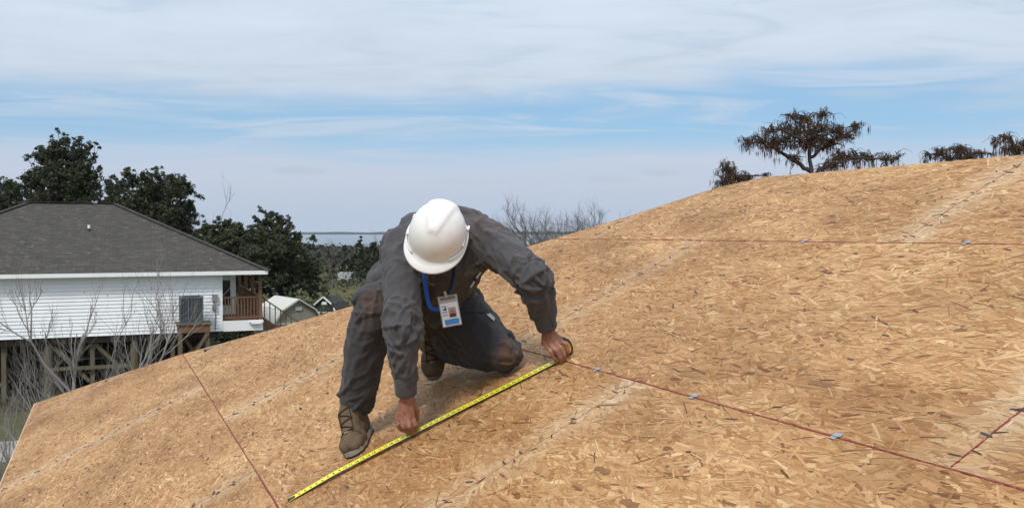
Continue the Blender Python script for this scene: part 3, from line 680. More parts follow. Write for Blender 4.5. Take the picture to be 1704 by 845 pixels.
def leafy_tree(name, label, base, clumps, nleaf, size, cols, trunk_r, group=None, wts=(.35, .3, .2, .15), tw=20):
    base = np.asarray(base, float); r = empty(name, base, label, 'tree', group)
    cen = np.array([W(x, y, d) for x, y, rx, ry, d in clumps]); rad = np.array([(rx*d/F, min(rx, ry*1.3)*d/F, ry*d/F) for x, y, rx, ry, d in clumps])
    mb = MB(); top = cen[np.argmax(cen[:, 2])]; fork = base + V3(0, 0, .28*top[2])
    mb.tube(curve(base - V3(0, 0, .1), fork, 0, 5, .03), np.linspace(trunk_r, trunk_r*.75, 5), 10)
    tips = []
    vol = rad.prod(1)**(.75); share = vol/vol.sum()
    L = []
    for c_, rd, sh in zip(cen, rad, share):
        lim = curve(fork, c_, .08, 7, .05); mb.tube(lim, np.linspace(trunk_r*.55, .05, 7), 7)
        k = max(5, int(sh*len(cen)*tw))
        for _ in range(k):
            dirn = nrm(rng.normal(0, 1, 3) + V3(0, 0, .25)); e = c_ + dirn*rd*rng.uniform(.5, 1.18)
            s = lim[rng.integers(3, 7)]; cu = curve(s, e, .05, 6, .07); mb.tube(cu, np.linspace(.045, .010, 6), 4, False)
            m = int(nleaf*sh/k); nc = rng.integers(7, 13)
            for _c in range(nc):
                u = rng.uniform(.35, 1.0); p0 = cu[min(5, int(u*6))] + rng.normal(0, .10, 3)*rd
                sg = rd.mean()*rng.uniform(.04, .10)
                L.append(p0 + rng.normal(0, sg, (m//nc + 1, 3))*V3(1, 1, .75))
    mb.build('trunk', BARK, r, True)
    q, C = leaf_quads(np.concatenate(L), size, cols, wts)
    quads_obj('crown', q, LEAF, r, C); return r
gx = lambda px, d, dy=0: V3(GX(px, d), d + dy, 0)
leafy_tree('live_oak', 'tallest dark live oak behind the shingled house roof', gx(100, 55), [
    (108, 252, 34, 26, 55), (75, 262, 30, 22, 55), (138, 262, 28, 24, 55), (100, 232, 22, 14, 55), (152, 246, 14, 12, 55), (60, 296, 34, 22, 55), (104, 298, 42, 30, 54),
    (148, 302, 32, 26, 55), (30, 318, 32, 22, 56), (85, 335, 52, 22, 54), (150, 335, 40, 20, 54)], 52000, .105, OAKC, .38)
leafy_tree('live_oak', 'broad dark live oak rising over the right hip of the shingled roof', gx(262, 52), [
    (228, 300, 24, 20, 52), (262, 305, 30, 24, 52), (298, 312, 34, 24, 51), (320, 345, 20, 20, 52), (250, 340, 42, 30, 52), (290, 358, 36, 24, 51), (235, 300, 18, 16, 53), (205, 318, 20, 22, 54),
    (182, 322, 22, 26, 55), (210, 345, 30, 26, 53), (300, 390, 40, 26, 51)], 50000, .105, OAKC, .34)
leafy_tree('live_oak', 'small oak peeking past the left hip of the shingled roof', gx(-5, 58), [(-15, 318, 30, 26, 58), (8, 330, 24, 24, 58), (-10, 355, 36, 22, 58)], 11000, .16, OAKC, .25)
leafy_tree('cedar_tree', 'bushy green cedar with a dark top beyond the house porch', gx(455, 60), [
    (448, 362, 24, 16, 60), (428, 375, 30, 16, 60), (470, 378, 26, 18, 60), (440, 402, 42, 26, 59), (480, 412, 38, 28, 59), (508, 425, 26, 28, 60), (455, 440, 52, 34, 59), (505, 458, 32, 32, 60), (470, 478, 48, 28, 60), (440, 470, 40, 30, 59), (525, 470, 22, 34, 60), (415, 400, 30, 26, 59), (500, 400, 22, 18, 60), (520, 440, 20, 20, 61)], 80000, .12, CEDC, .32, 'evergreens beyond the porch')
leafy_tree('cedar_tree', 'olive green cedar between the broad oak and the dark topped cedar', gx(385, 57), [
    (370, 385, 30, 20, 57), (400, 390, 28, 22, 57), (345, 385, 22, 18, 57), (380, 415, 42, 26, 56), (410, 430, 40, 30, 56), (350, 412, 30, 24, 57), (395, 460, 40, 30, 56)], 56000, .12, CEDC, .3, 'evergreens beyond the porch')
for px, d, hpx, w, lab in ((572, 118, 408, 13, 'dark conifer beside the lawn edge, nearest the cedar mass'), (600, 112, 396, 15, 'tallest dark conifer between the lawn and the lake'), (624, 114, 402, 16, 'dark conifer beside the worker shoulder at the lawn edge'), (646, 116, 396, 14, 'dark conifer hidden partly behind the worker shoulder'), (552, 122, 414, 16, 'low bushy conifer between the cedar mass and the far lawn'), (586, 124, 416, 18, 'short bushy conifer behind the pale trailer'), (612, 122, 412, 18, 'dense conifer standing between two taller ones at the lawn edge'), (634, 120, 410, 18, 'bushy conifer filling the gap beside the worker shoulder')):
    n = 6; cl = [(px + random.uniform(-4, 4), hpx + 8 + i*11, w*(.35 + .13*i), 9, d) for i in range(n)]
    leafy_tree('conifer', lab, gx(px, d), cl, 7500, .25, OAKC, .2, 'conifers between lawn and lake', tw=5)

def grow(mb, p, d, L, r, lev, maxlev, upw, spread, tips, sides=(8, 6, 5, 4, 3, 3), kids=(3, 5), shrink=.68, nseg=5):
    pts = [p]; dd = d.copy()
    for _ in range(nseg):
        dd = nrm(dd + rng.normal(0, .12, 3) + V3(0, 0, upw)); pts.append(pts[-1] + dd*L/nseg)
    pts = np.array(pts); r1 = r*.55 if lev < maxlev else r*.3
    mb.tube(pts, np.linspace(r, r1, nseg + 1), sides[min(lev, 5)], lev == 0)
    if lev == maxlev: tips.append(pts[-1]); return
    for _ in range(rng.integers(*kids)):
        i = rng.integers(max(1, nseg//2 - 1), nseg + 1); a = nrm(rng.normal(0, 1, 3)); tg = nrm(pts[i] - pts[i - 1])
        nd = nrm(tg + spread*nrm(a - tg*(a@tg)))
        grow(mb, pts[i], nd, L*shrink*rng.uniform(.75, 1.15), r*.55*rng.uniform(.7, 1.05), lev + 1, maxlev, upw, spread, tips, sides, kids, shrink, nseg)
def bare_tree(name, label, base, height, m, lev=5, spread=.65, stems=1, r0=.06, group=None, upw=.10, fan=.5, kids=(3, 5), lean=(0, 0, 0), hf=.52):
    base = np.asarray(base, float); r = empty(name, base, label, 'tree', group); tr = MB(); tw = MB(); tips = []
    for i in range(stems):
        d = nrm(V3(rng.normal(0, fan)*(stems > 1), rng.normal(0, fan)*(stems > 1), 1) + V3(*lean))
        grow(tr, base + V3(0, 0, -.05) + rng.normal(0, .05, 3)*(stems > 1)*V3(1, 1, 0), d, height*hf, r0, 0, lev, upw, spread, tips, kids=kids)
    tr.build('trunk', m, r, True)
    if name == 'crape_myrtle':
        sd_ = MB()
        for t in tips[::14]:
            if rng.random() < .6: sd_.tube([t, t + V3(0, 0, .03)], [.012, .010], 5)
        if sd_.n: sd_.build('seed_pods', GREYB, r)['kind'] = 'stuff'
    return r
bare_tree('crape_myrtle', 'leafless pale barked tree reaching up before the white siding', W(163, 640, 22.5)*V3(1, 1, 0), 4.7, PALEB, 5, .62, 3, .075, 'bare crape myrtles', .16, .20, (3, 5), hf=.53)
bare_tree('crape_myrtle', 'leafless many stemmed grey shrub tree at the deck corner', W(70, 690, 19.0)*V3(1, 1, 0), 3.6, PALEB, 5, .65, 3, .042, 'bare crape myrtles', .10, .42, (2, 4), hf=.52)
bare_tree('crape_myrtle', 'leafless dense grey shrub between the gravel drive and the deck corner', W(32, 700, 18.0)*V3(1, 1, 0), 3.9, PALEB, 5, .6, 4, .045, 'bare crape myrtles', .14, .35, (3, 4), hf=.48)
bare_tree('crape_myrtle', 'leafless twiggy grey shrub spreading beside the gravel drive', W(5, 690, 20.0)*V3(1, 1, 0), 3.4, PALEB, 5, .7, 3, .038, 'bare crape myrtles', .10, .45, (2, 4), hf=.52)
def copy_thing(o, loc, rz, sc):
    r = o.copy(); COL.objects.link(r); r.location = loc; r.rotation_euler = (0, 0, rz); r.scale = (sc, sc, sc)
    for ch in o.children:
        q = ch.copy(); COL.objects.link(q); q.parent = r; q.matrix_parent_inverse = ch.matrix_parent_inverse
    return r
kinds = []
for i, (px, d, top) in enumerate(((842, 78, 376), (860, 84, 372), (884, 76, 361), (905, 88, 374), (925, 80, 366), (945, 90, 378), (962, 82, 374), (985, 80, 366), (1005, 86, 366), (1022, 84, 368), (852, 92, 380), (895, 94, 378), (935, 95, 380), (972, 93, 380), (915, 84, 377), (995, 92, 376))):
    hgt = (388 - top)/F*d + CAMZ
    if i < 3: kinds.append((bare_tree('bare_tree', 'leafless grey twiggy tree beyond the hip of the panel roof', gx(px, d), hgt*1.0, GREYB, 5, .74, 1, .14, 'bare trees behind the panel roof', .08, kids=(4, 6)), hgt))
    else: k_ = kinds[i % 3]; copy_thing(k_[0], gx(px, d), i*1.7, hgt/k_[1])
for i, (px, d, top) in enumerate(((545, 96, 412), (556, 104, 400), (588, 125, 402), (612, 130, 392), (637, 122, 394))):
    bare_tree('bare_tree', 'leafless grey tree among the conifers before the lake', gx(px, d), (388 - top)/F*d + CAMZ, GREYB, 5, .55, 1, .09, 'bare trees among the conifers', .12, kids=(3, 5))
for i, (px, d, top) in enumerate(((352, 66, 352), (378, 64, 352))):
    bare_tree('bare_tree', 'leafless grey twig top showing above the olive cedar', gx(px, d), (388 - top)/F*d + CAMZ, GREYB, 5, .5, 1, .09, 'bare twig tops above the cedars', .14, kids=(3, 5))
# distant brush between the lawn and the lake
pts = np.c_[rng.uniform(-170, 110, 42000), rng.uniform(135, 300, 42000), rng.uniform(0, 1, 42000)]
hh = .8 + 3.6*vnoise(np.c_[pts[:, 0]/14, pts[:, 1]/22, pts[:, 0]*0]); pts[:, 2] *= hh
q, C = leaf_quads(pts, .75, [(.030, .034, .022), (.046, .042, .030), (.022, .027, .018), (.065, .056, .042)], (.3, .3, .25, .15))
tag(quads_obj('distant_brush', q, LEAF, None, C), 'brown green brush along the near lake shore', 'brush', kind='stuff')
# low hedge and undergrowth round the sheds and below the cedars, more added behind the house
pts = []
for px, py, d, w_, n in ((400, 500, 58, 4.0, 2500), (470, 495, 64, 4.0, 2500), (525, 500, 66, 2.2, 1200), (560, 478, 100, 2.5, 600), (620, 474, 108, 4, 1200), (60, 600, 53, 7, 9000), (250, 590, 51, 5, 7000), (330, 560, 52, 3.5, 4500)):  # densest clumps are added behind the house, taller to block light under it
    b = gx(px, d); pts.append(b + np.c_[rng.normal(0, w_, n), rng.normal(0, 1.2, n), np.abs(rng.normal(0, .75 if n < 4000 else 1.3, n)) + .03])
q, C = leaf_quads(np.concatenate(pts), .20, OAKC, (.35, .3, .2, .15))
tag(quads_obj('undergrowth', q, LEAF, None, C), 'dark undergrowth around the sheds, with clumps added behind the house to block light', 'undergrowth', kind='stuff')

MOSSC = [(.085, .046, .027), (.125, .062, .032), (.055, .034, .023), (.17, .080, .036)]
def cypress(label, basepx, d, limbs, clumps, ns, trunk_r=.30):
    base = gx(basepx, d); r = empty('cypress_tree', base, label, 'tree', 'brown cypresses beyond the ridge'); mb = MB()
    for pl_, r0, r1 in limbs:
        p = np.array([W(x, y, d + dz) for x, y, dz in pl_])
        q = np.linspace(0, len(p) - 1, 4*len(p)); pp = np.stack([np.interp(q, np.arange(len(p)), p[:, k]) for k in range(3)], 1)
        pp[1:-1] += rng.normal(0, .035, pp[1:-1].shape); mb.tube(pp, np.linspace(r0, r1, len(pp)), 8)
    A = []
    area = np.array([rx*ry for _, _, rx, ry in clumps], float); area /= area.sum()
    for (x, y, rx, ry), sh in zip(clumps, area):
        k = max(5, int(80*sh*len(clumps)/4))
        for _ in range(k):
            th, rr = rng.uniform(0, 6.28), math.sqrt(rng.uniform(0, 1)); ex, ey = x + 1.3*rx*rr*math.cos(th), y + 1.2*ry*rr*math.sin(th)
            dz = rng.normal(0, rx*d/F*.5)
            c0 = W(x + rng.normal(0, rx*.3), y + ry*.4, d + dz*.3); e = W(ex, ey, d + dz)
            cu = curve(c0, e, .16, 6, .06); mb.tube(cu, np.linspace(.035, .012, 6), 4, False)
            for p in cu[2:]: A.append(p)
            e2 = e + V3(rng.normal(0, .25), rng.normal(0, .2), -rng.uniform(.05, .3)); mb.tube(curve(e, e2, .25, 5, .03), np.linspace(.012, .005, 5), 3, False); A.append(e2)
    mb.build('trunk', BARK, r, True)
    A = np.array(A); n = int(ns)
    # tassels: bunches of thin strands that share a start point
    nb_ = n//7; st_ = A[rng.integers(0, len(A), nb_)] + rng.normal(0, .07, (nb_, 3)); bl = np.clip(rng.lognormal(math.log(.25), .5, nb_), .07, .75); bc = rng.choice(4, nb_, p=(.38, .27, .22, .13))
    idx = np.repeat(np.arange(nb_), 7); s0 = st_[idx] + rng.normal(0, .045, (len(idx), 3)); L = bl[idx]*rng.uniform(.5, 1.1, len(idx)); w_ = rng.uniform(.006, .018, len(idx))
    a = rng.uniform(0, 3.14, len(idx)); wv = np.c_[np.cos(a), np.sin(a), a*0]*w_[:, None]; dn_ = np.c_[rng.normal(0, .10, (len(idx), 2)), -np.ones(len(idx))]*L[:, None]
    q = np.stack([s0 - wv*.4, s0 + wv*.4, s0 + dn_*.55 + wv, s0 + dn_, s0 + dn_*.55 - wv], 1)
    C = np.array(MOSSC)[bc[idx]]*rng.uniform(.7, 1.25, (len(idx), 1))
    quads_obj('crown', q, MOSS, r, C); return r
D_ = 46
cypress('largest brown cypress with wide limbs hung with drooping foliage', 1350, D_,
    [([(1350, 420, 0), (1350, 330, 0), (1349, 280, 0), (1346, 235, 0), (1344, 198, 0)], .17, .05), ([(1349, 285, 0), (1322, 268, .4), (1292, 248, .8), (1262, 238, 1), (1240, 234, 1)], .12, .03),
     ([(1347, 242, 0), (1322, 228, -.5), (1300, 216, -.8), (1285, 210, -1)], .10, .02), ([(1348, 262, 0), (1372, 246, .5), (1398, 226, .8), (1428, 214, 1)], .09, .03), ([(1346, 225, 0), (1362, 205, -.3), (1372, 192, -.5)], .08, .02),
     ([(1345, 222, 0), (1328, 204, .3), (1314, 192, .5)], .08, .02), ([(1350, 292, 0), (1385, 272, -.5), (1420, 264, -.8), (1458, 264, -1), (1496, 266, -1)], .07, .02)],
    [(1244, 234, 14, 12), (1268, 232, 18, 14), (1292, 236, 18, 16), (1285, 216, 18, 10), (1306, 212, 18, 10), (1318, 193, 16, 9), (1342, 196, 20, 10), (1368, 190, 18, 9), (1330, 216, 22, 12), (1360, 214, 24, 13), (1392, 216, 22, 12), (1420, 208, 14, 9), (1408, 226, 20, 10),
     (1345, 240, 26, 12), (1392, 262, 20, 12), (1420, 260, 22, 12), (1448, 262, 18, 12), (1494, 262, 12, 9), (1376, 275, 24, 10), (1322, 262, 16, 10), (1305, 232, 20, 12), (1385, 236, 24, 10), (1475, 264, 14, 9), (1355, 228, 30, 12)], 8500)
cypress('small brown cypress crown where the hip meets the ridge', 1215, D_ + 3, [([(1215, 440, 0), (1216, 340, 0), (1214, 285, 0), (1211, 268, 0)], .2, .04), ([(1215, 310, 0), (1240, 294, 0), (1275, 290, 0)], .08, .02)],
    [(1210, 280, 15, 12), (1205, 300, 14, 12), (1228, 294, 16, 10), (1246, 293, 14, 7), (1272, 288, 9, 5)], 2100)
cypress('low brown cypress crown barely showing over the ridge line', 1595, D_ + 2, [([(1595, 420, 0), (1596, 300, 0), (1600, 248, 0)], .2, .04), ([(1596, 275, 0), (1565, 258, 0), (1542, 258, 0)], .07, .02), ([(1598, 270, 0), (1625, 256, 0), (1650, 256, 0)], .07, .02)],
    [(1545, 256, 10, 7), (1566, 254, 12, 8), (1598, 250, 18, 10), (1580, 262, 16, 7), (1630, 254, 13, 5), (1648, 256, 8, 3), (1610, 262, 18, 6)], 1900)
cypress('arching brown cypress cut by the frame beyond the ridge top', 1700, D_ - 3, [([(1700, 420, 0), (1700, 290, 0), (1692, 250, 0), (1678, 228, 0), (1662, 226, 0)], .2, .03), ([(1700, 270, 0), (1725, 240, 0), (1750, 225, 0)], .12, .03)],
    [(1658, 232, 9, 8), (1676, 228, 12, 8), (1690, 245, 14, 10), (1715, 240, 20, 12), (1740, 228, 20, 14), (1676, 248, 12, 6)], 2400)

# ------------------------------------------------------------------ the worker
def capsule(mb, a, b, ra, rb, n=14, k=4):
    a = np.asarray(a, float); b = np.asarray(b, float); d = nrm(b - a) if np.linalg.norm(b - a) > 1e-6 else V3(0, 0, 1)
    th = np.linspace(0, math.pi/2, k + 1)
    P = [a - d*ra*math.cos(t) for t in th] + [b + d*rb*math.sin(t) for t in th]
    Rr = [max(ra*math.sin(t), 1e-4) for t in th] + [max(rb*math.cos(t), 1e-4) for t in th]
    x = nrm(np.cross(d, (0, 0, 1)) if abs(d[2]) < .9 else np.cross(d, (1, 0, 0))); y = np.cross(d, x); an = np.arange(n)*2*math.pi/n
    v = [p + r*(np.cos(an)[:, None]*x + np.sin(an)[:, None]*y) for p, r in zip(P, Rr)]; m = len(P)
    f = [(i*n + j, i*n + (j + 1) % n, (i + 1)*n + (j + 1) % n, (i + 1)*n + j) for i in range(m - 1) for j in range(n)]
    f += [tuple(range(n))[::-1], tuple(range((m - 1)*n, m*n))]
    mb.add(np.concatenate(v), f)
def chain(mb, pts, rad):
    for i in range(len(pts) - 1): capsule(mb, pts[i], pts[i + 1], rad[i], rad[i + 1])
def ellipsoid(mb, c, ax, rad, n=20, m=12):
    v = []; c = np.asarray(c, float)
    for i in range(m + 1):
        ph = math.pi*i/m
        for j in range(n):
            th = 2*math.pi*j/n; q = (math.sin(ph)*math.cos(th)*rad[0], math.sin(ph)*math.sin(th)*rad[1], math.cos(ph)*rad[2])
            v.append(c + ax[0]*q[0] + ax[1]*q[1] + ax[2]*q[2])
    mb.add(v, [(i*n + j, (i + 1)*n + j, (i + 1)*n + (j + 1) % n, i*n + (j + 1) % n) for i in range(m) for j in range(n)])
def fuse(mb, voxel, smooth=4, fac=.5):
    """union of overlapping closed shells -> one continuous skin"""
    me = bpy.data.meshes.new('tmp'); me.from_pydata(np.concatenate(mb.v).tolist(), [], mb.f)
    o = bpy.data.objects.new('tmp', me); COL.objects.link(o)
    r = o.modifiers.new('r', 'REMESH'); r.mode = 'VOXEL'; r.voxel_size = voxel; r.adaptivity = 0
    s = o.modifiers.new('s', 'SMOOTH'); s.iterations = smooth; s.factor = fac
    dg = bpy.context.evaluated_depsgraph_get(); out = bpy.data.meshes.new_from_object(o.evaluated_get(dg))
    bpy.data.objects.remove(o); bpy.data.meshes.remove(me); return out
def get_vn(me):
    n = len(me.vertices); v = np.zeros(n*3, np.float32); me.vertices.foreach_get('co', v)
    nn = np.zeros(n*3, np.float32); me.vertices.foreach_get('normal', nn); return v.reshape(-1, 3).astype(float), nn.reshape(-1, 3).astype(float)
def set_v(me, v): me.vertices.foreach_set('co', v.astype(np.float32).ravel()); me.update()
def finish(me, name, m, parent):
    me.name = name; me.materials.clear(); me.materials.append(m); me.polygons.foreach_set('use_smooth', [True]*len(me.polygons))
    return link(bpy.data.objects.new(name, me), parent)
def ridged(p):
    n = vnoise(p); return (1 - np.abs(2*n - 1))**3.2
def folds(me, bones, amp, seed):
    """cloth creases running across and around each limb, deepest at the joints"""
    v, nn = get_vn(me); best = np.full(len(v), 1e9); disp = np.zeros(len(v))
    for bi, (a, b, fa, ff, joint) in enumerate(bones):
        a = np.asarray(a); b = np.asarray(b); L = np.linalg.norm(b - a); d = (b - a)/L
        t = np.clip((v - a)@d, -.05, L + .05); q = v - a - d*t[:, None]; dist = np.linalg.norm(q, axis=1)
        x = nrm(np.cross(d, (.3, .5, .8))); y = np.cross(d, x); th = q/np.maximum(dist, 1e-6)[:, None]; cx, cy = th@x, th@y
        j0, j1 = joint
        env = .35 + j0*np.exp(-(t/.085)**2) + j1*np.exp(-((t - L)/.085)**2)
        p1 = np.c_[t*fa + 1.3*cx, cx*ff, cy*ff] + seed + bi*7.3
        p2 = np.c_[t*fa*1.9 - 1.6*cy + .8*cx, cx*ff*1.5 + 4, cy*ff*1.5] + seed*2 + bi*3.1
        p3 = np.c_[t*fa*3.1 + 2.2*cx, cx*ff*2.6, cy*ff*2.6 + 2] + seed*3 + bi*5.7
        w = env*(.70*ridged(p1) + .40*ridged(p2) - .30) + .10*(ridged(p3) - .3)
        m = dist < best; disp[m] = w[m]; best[m] = dist[m]
    # even out the switch from one limb to the next
    ed = np.zeros(len(me.edges)*2, np.int32); me.edges.foreach_get('vertices', ed); ed = ed.reshape(-1, 2)
    cnt = np.bincount(ed.ravel(), minlength=len(v))
    for _ in range(1):
        acc = np.bincount(ed[:, 0], disp[ed[:, 1]], len(v)) + np.bincount(ed[:, 1], disp[ed[:, 0]], len(v)); disp = .5*disp + .5*acc/np.maximum(cnt, 1)
    set_v(me, v + nn*(amp*disp)[:, None])
def skin_mat():
    m = bpy.data.materials.new('skin'); m.use_nodes = True; t = m.node_tree; N = NT(t); b = t.nodes['Principled BSDF']
    ob = N.n('ShaderNodeTexCoord').outputs['Object']
    c = N.mix(N.step(N.noise(ob, 35, 5, .6), .35, .7), (.32, .150, .098), (.22, .090, .060)); t.links.new(c, b.inputs['Base Color'])
    b.inputs['Roughness'].default_value = .5; b.inputs['Specular IOR Level'].default_value = .35
    b.inputs['Subsurface Weight'].default_value = .12; b.inputs['Subsurface Radius'].default_value = (.01, .004, .002); b.inputs['Subsurface Scale'].default_value = .4
    bn = N.n('ShaderNodeBump'); bn.inputs['Strength'].default_value = .3; bn.inputs['Distance'].default_value = .002
    N.put(bn.inputs['Height'], N.noise(ob, 160, 4, .6)); t.links.new(bn.outputs[0], b.inputs['Normal']); return m
def cloth_mat(name, base, dust, spots, bscale=900):
    """woven cloth; spots = [(centre, radius, amount)] of ground-in dust"""
    m = bpy.data.materials.new(name); m.use_nodes = True; t = m.node_tree; N = NT(t); b = t.nodes['Principled BSDF']
    b.inputs['Roughness'].default_value = .88; b.inputs['Specular IOR Level'].default_value = .15; b.inputs['Sheen Weight'].default_value = .12
    ob = N.n('ShaderNodeTexCoord').outputs['Object']; n = N.noise(ob, 9, 5, .6); n2 = N.noise(ob, 28, 5, .65)
    c = N.mix(N.step(n, .3, .7, 0, .5), tuple(base), tuple(x*.78 for x in base))
    for ce, rd, am in spots:
        sb = N.n('ShaderNodeVectorMath', operation='DISTANCE'); N.put(sb.inputs[0], ob); sb.inputs[1].default_value = tuple(ce)
        f = N.m('MULTIPLY', N.step(sb.outputs['Value'], rd, rd*.25, 0, am), N.step(n2, .25, .62))
        c = N.mix(f, c, tuple(dust))
    t.links.new(c, b.inputs['Base Color'])
    bn = N.n('ShaderNodeBump'); bn.inputs['Strength'].default_value = .25; bn.inputs['Distance'].default_value = .0015
    N.put(bn.inputs['Height'], N.m('ADD', N.noise(ob, bscale, 2, .5), N.m('MULTIPLY', n2, 3.0))); t.links.new(bn.outputs[0], b.inputs['Normal']); return m

toe = R(.455, 3.615)
person = empty('person', toe, 'worker in white hard hat and charcoal workwear kneeling to measure the deck', 'person')
SKIN = skin_mat()
# joints: one suffix A for the planted leg and pinching hand, B for the kneeling leg and tape hand
pel = W(702, 492, 4.04)
hipA, kneeA, ankA = W(655, 508, 4.00), W(620, 517, 3.66), W(590, 672, 3.82)
hipB, kneeB, ankB = W(752, 512, 4.05), W(836, 588, 3.87), W(716, 572, 4.24)
chestA, chestB, neck0 = W(700, 428, 3.80), W(768, 420, 3.82), W(745, 392, 3.72)
shA, elA, wrA = W(668, 412, 3.70), W(669, 545, 3.50), W(676, 655, 3.575)
shB, elB, wrB = W(808, 396, 3.76), W(886, 463, 3.58), W(911, 546, 3.705)
hU = nrm(V3(.10, -.72, .69)); hF = V3(-.20, -.66, -.72); hF = nrm(hF - hU*(hF@hU)); hX = np.cross(hF, hU)
HC = W(728, 394, 3.50)
def HD(x, f, u): return HC + hX*x + hF*f + hU*u
# ---- body skin: one continuous surface
b = MB()
ellipsoid(b, HD(0, -.01, -.01), (hX, hF, hU), (.075, .095, .10)); chain(b, [HD(0, .030, -.06), HD(0, .036, -.105)], [.056, .034])
capsule(b, HD(0, .090, -.04), HD(0, .105, -.062), .010, .015); capsule(b, HD(-.02, .083, -.10), HD(.02, .083, -.10), .010, .010)
for sx in (-1, 1):
    capsule(b, HD(sx*.066, -.005, -.028), HD(sx*.066, .0, -.062), .011, .009); capsule(b, HD(sx*.032, .078, -.018), HD(sx*.034, .078, -.018), .013, .013); capsule(b, HD(sx*.05, .055, -.055), HD(sx*.045, .05, -.07), .022, .02)
chain(b, [HD(0, -.02, -.07), (neck0 + HC)/2 + V3(0, .02, -.01), neck0], [.055, .058, .065])
chain(b, [neck0, (chestA + chestB)/2, W(715, 462, 3.95), pel], [.055, .10, .10, .11]); chain(b, [shA + V3(0, .03, 0), neck0 + V3(0, .05, -.01), shB + V3(0, .03, 0)], [.045, .045, .045]); chain(b, [chestA, chestB], [.085, .085])
chain(b, [shA, elA, elA + (wrA - elA)*.35, wrA], [.052, .042, .043, .028]); chain(b, [shB, elB, elB + (wrB - elB)*.35, wrB], [.052, .042, .043, .029])
chain(b, [hipA, pel, hipB], [.09, .11, .09])
chain(b, [hipA, kneeA, kneeA + (ankA - kneeA)*.35, ankA], [.080, .052, .055, .036]); chain(b, [hipB, kneeB, kneeB + (ankB - kneeB)*.35, ankB], [.080, .052, .055, .036])
def hand(mb, wrist, palm, knuck, fingers, thumb):
    for k_ in knuck: chain(mb, [wrist + (k_ - wrist)*.12, k_], [.021, .0125])
    chain(mb, [knuck[0], knuck[1], knuck[2], knuck[3]], [.0125]*4)
    for f, r0 in zip(fingers, (.0098, .0102, .0096, .0085)): chain(mb, f, [r0*1.12, r0, r0*.9, r0*.78])
    chain(mb, thumb, [.019, .0135, .0110, .0090])
# hand A: pinches the blade, fingers folded, thumb on the near side
d = 3.585
kA = [W(686, 692, d + .000), W(679, 696, d - .012), W(670, 697, d - .010), W(662, 695, d + .002)]
fA = [[kA[0], W(691, 706, d - .008), W(691, 717, d + .015), W(687, 724, d + .030)], [kA[1], W(681, 709, d - .020), W(684, 717, d + .002), W(684, 722, d + .026)],
      [kA[2], W(671, 710, d - .020), W(676, 718, d + .000), W(679, 720, d + .026)], [kA[3], W(662, 707, d - .008), W(667, 715, d + .006), W(673, 717, d + .028)]]
tA = [W(684, 666, d + .025), W(693, 684, d + .045), W(694, 702, d + .050), W(690, 718, d + .042)]
hand(b, wrA, None, kA, fA, tA); chain(b, [wrA, W(676, 676, d)], [.028, .024])
# hand B: back of the hand up, fingers closed over the tape case
d = 3.715
kB = [W(931, 566, d), W(923, 570, d - .012), W(914, 572, d - .012), W(905, 571, d)]
fB = [[kB[0], W(942, 573, d - .012), W(945, 584, d - .008), W(944, 591, d + .004)], [kB[1], W(933, 578, d - .030), W(939, 590, d - .024), W(940, 598, d - .010)],
      [kB[2], W(925, 583, d - .034), W(932, 596, d - .026), W(934, 603, d - .012)], [kB[3], W(916, 585, d - .028), W(923, 597, d - .020), W(926, 604, d - .008)]]
tB = [W(914, 556, d + .03), W(926, 560, d + .055), W(938, 566, d + .062), W(947, 572, d + .050)]
hand(b, wrB, None, kB, fB, tB); chain(b, [wrB, W(915, 560, d)], [.029, .024])
finish(fuse(b, .0036, 2, .4), 'body', SKIN, person)

# ---- shirt
s = MB()
chain(s, [chestA, W(690, 470, 3.98), W(680, 490, 4.06)], [.125, .125, .135]); chain(s, [chestB, W(745, 465, 3.92), W(725, 498, 3.98)], [.122, .122, .115])
chain(s, [W(705, 395, 3.80), W(775, 385, 3.84)], [.115, .105]); chain(s, [shA + V3(0, .03, 0), neck0 + V3(0, .06, -.01), shB + V3(0, .03, .0)], [.085, .100, .088]); chain(s, [W(735, 430, 3.80), W(725, 470, 3.90)], [.13, .12])
capsule(s, W(650, 462, 4.12), W(690, 470, 4.15), .085, .12); capsule(s, W(632, 462, 4.08), W(640, 458, 4.10), .040, .05)
m1, m2 = shA + (elA - shA)*.45, elA + (wrA - elA)*.5
chain(s, [shA, m1, elA, m2, wrA + (elA - wrA)*.26], [.082, .074, .066, .055, .044])
n1, n2 = shB + (elB - shB)*.5, elB + (wrB - elB)*.5
chain(s, [shB, n1, elB, n2, wrB + (elB - wrB)*.26], [.088, .078, .070, .055, .044])
me = fuse(s, .0056, 7, .5)
bonesS = [(shA, elA, 13, 1.1, (.3, .7)), (elA, wrA, 15, 1.0, (.8, .5)), (shB, elB, 12, 1.1, (.6, .8)), (elB, wrB, 15, 1.0, (.9, .5)), (neck0, (chestA + pel)/2, 8, 1.6, (.1, .8)), (chestB, W(735, 490, 3.98), 9, 1.5, (.2, .9)), (chestA, pel, 9, 1.5, (.2, .8))]
folds(me, bonesS, .038, 3.7)
SHIRT = cloth_mat('charcoal_shirt', (.076, .0725, .076), (.105, .070, .060), [(W(805, 372, 3.72), .14, .5), (W(690, 470, 3.8), .12, .3)])
shirt = finish(me, 'shirt', SHIRT, person)
def cuff(a, b, r, m, name, parent, w=.055):
    a = np.asarray(a); d_ = nrm(np.asarray(b) - a); q = [a - d_*w, a - d_*w*.9, a - d_*.004, a, a - d_*.002, a - d_*.02]
    return MB().tube(q, [r*1.02, r*1.07, r*1.03, r*1.0, r*.88, r*.84], 28, False).build(name, m, parent, True)
cuff(wrA, wrA + (wrA - elA), .043, SHIRT, 'cuff', shirt, .085); cuff(wrB + (elB - wrB)*.02, wrB + (wrB - elB), .043, SHIRT, 'cuff', shirt, .085)
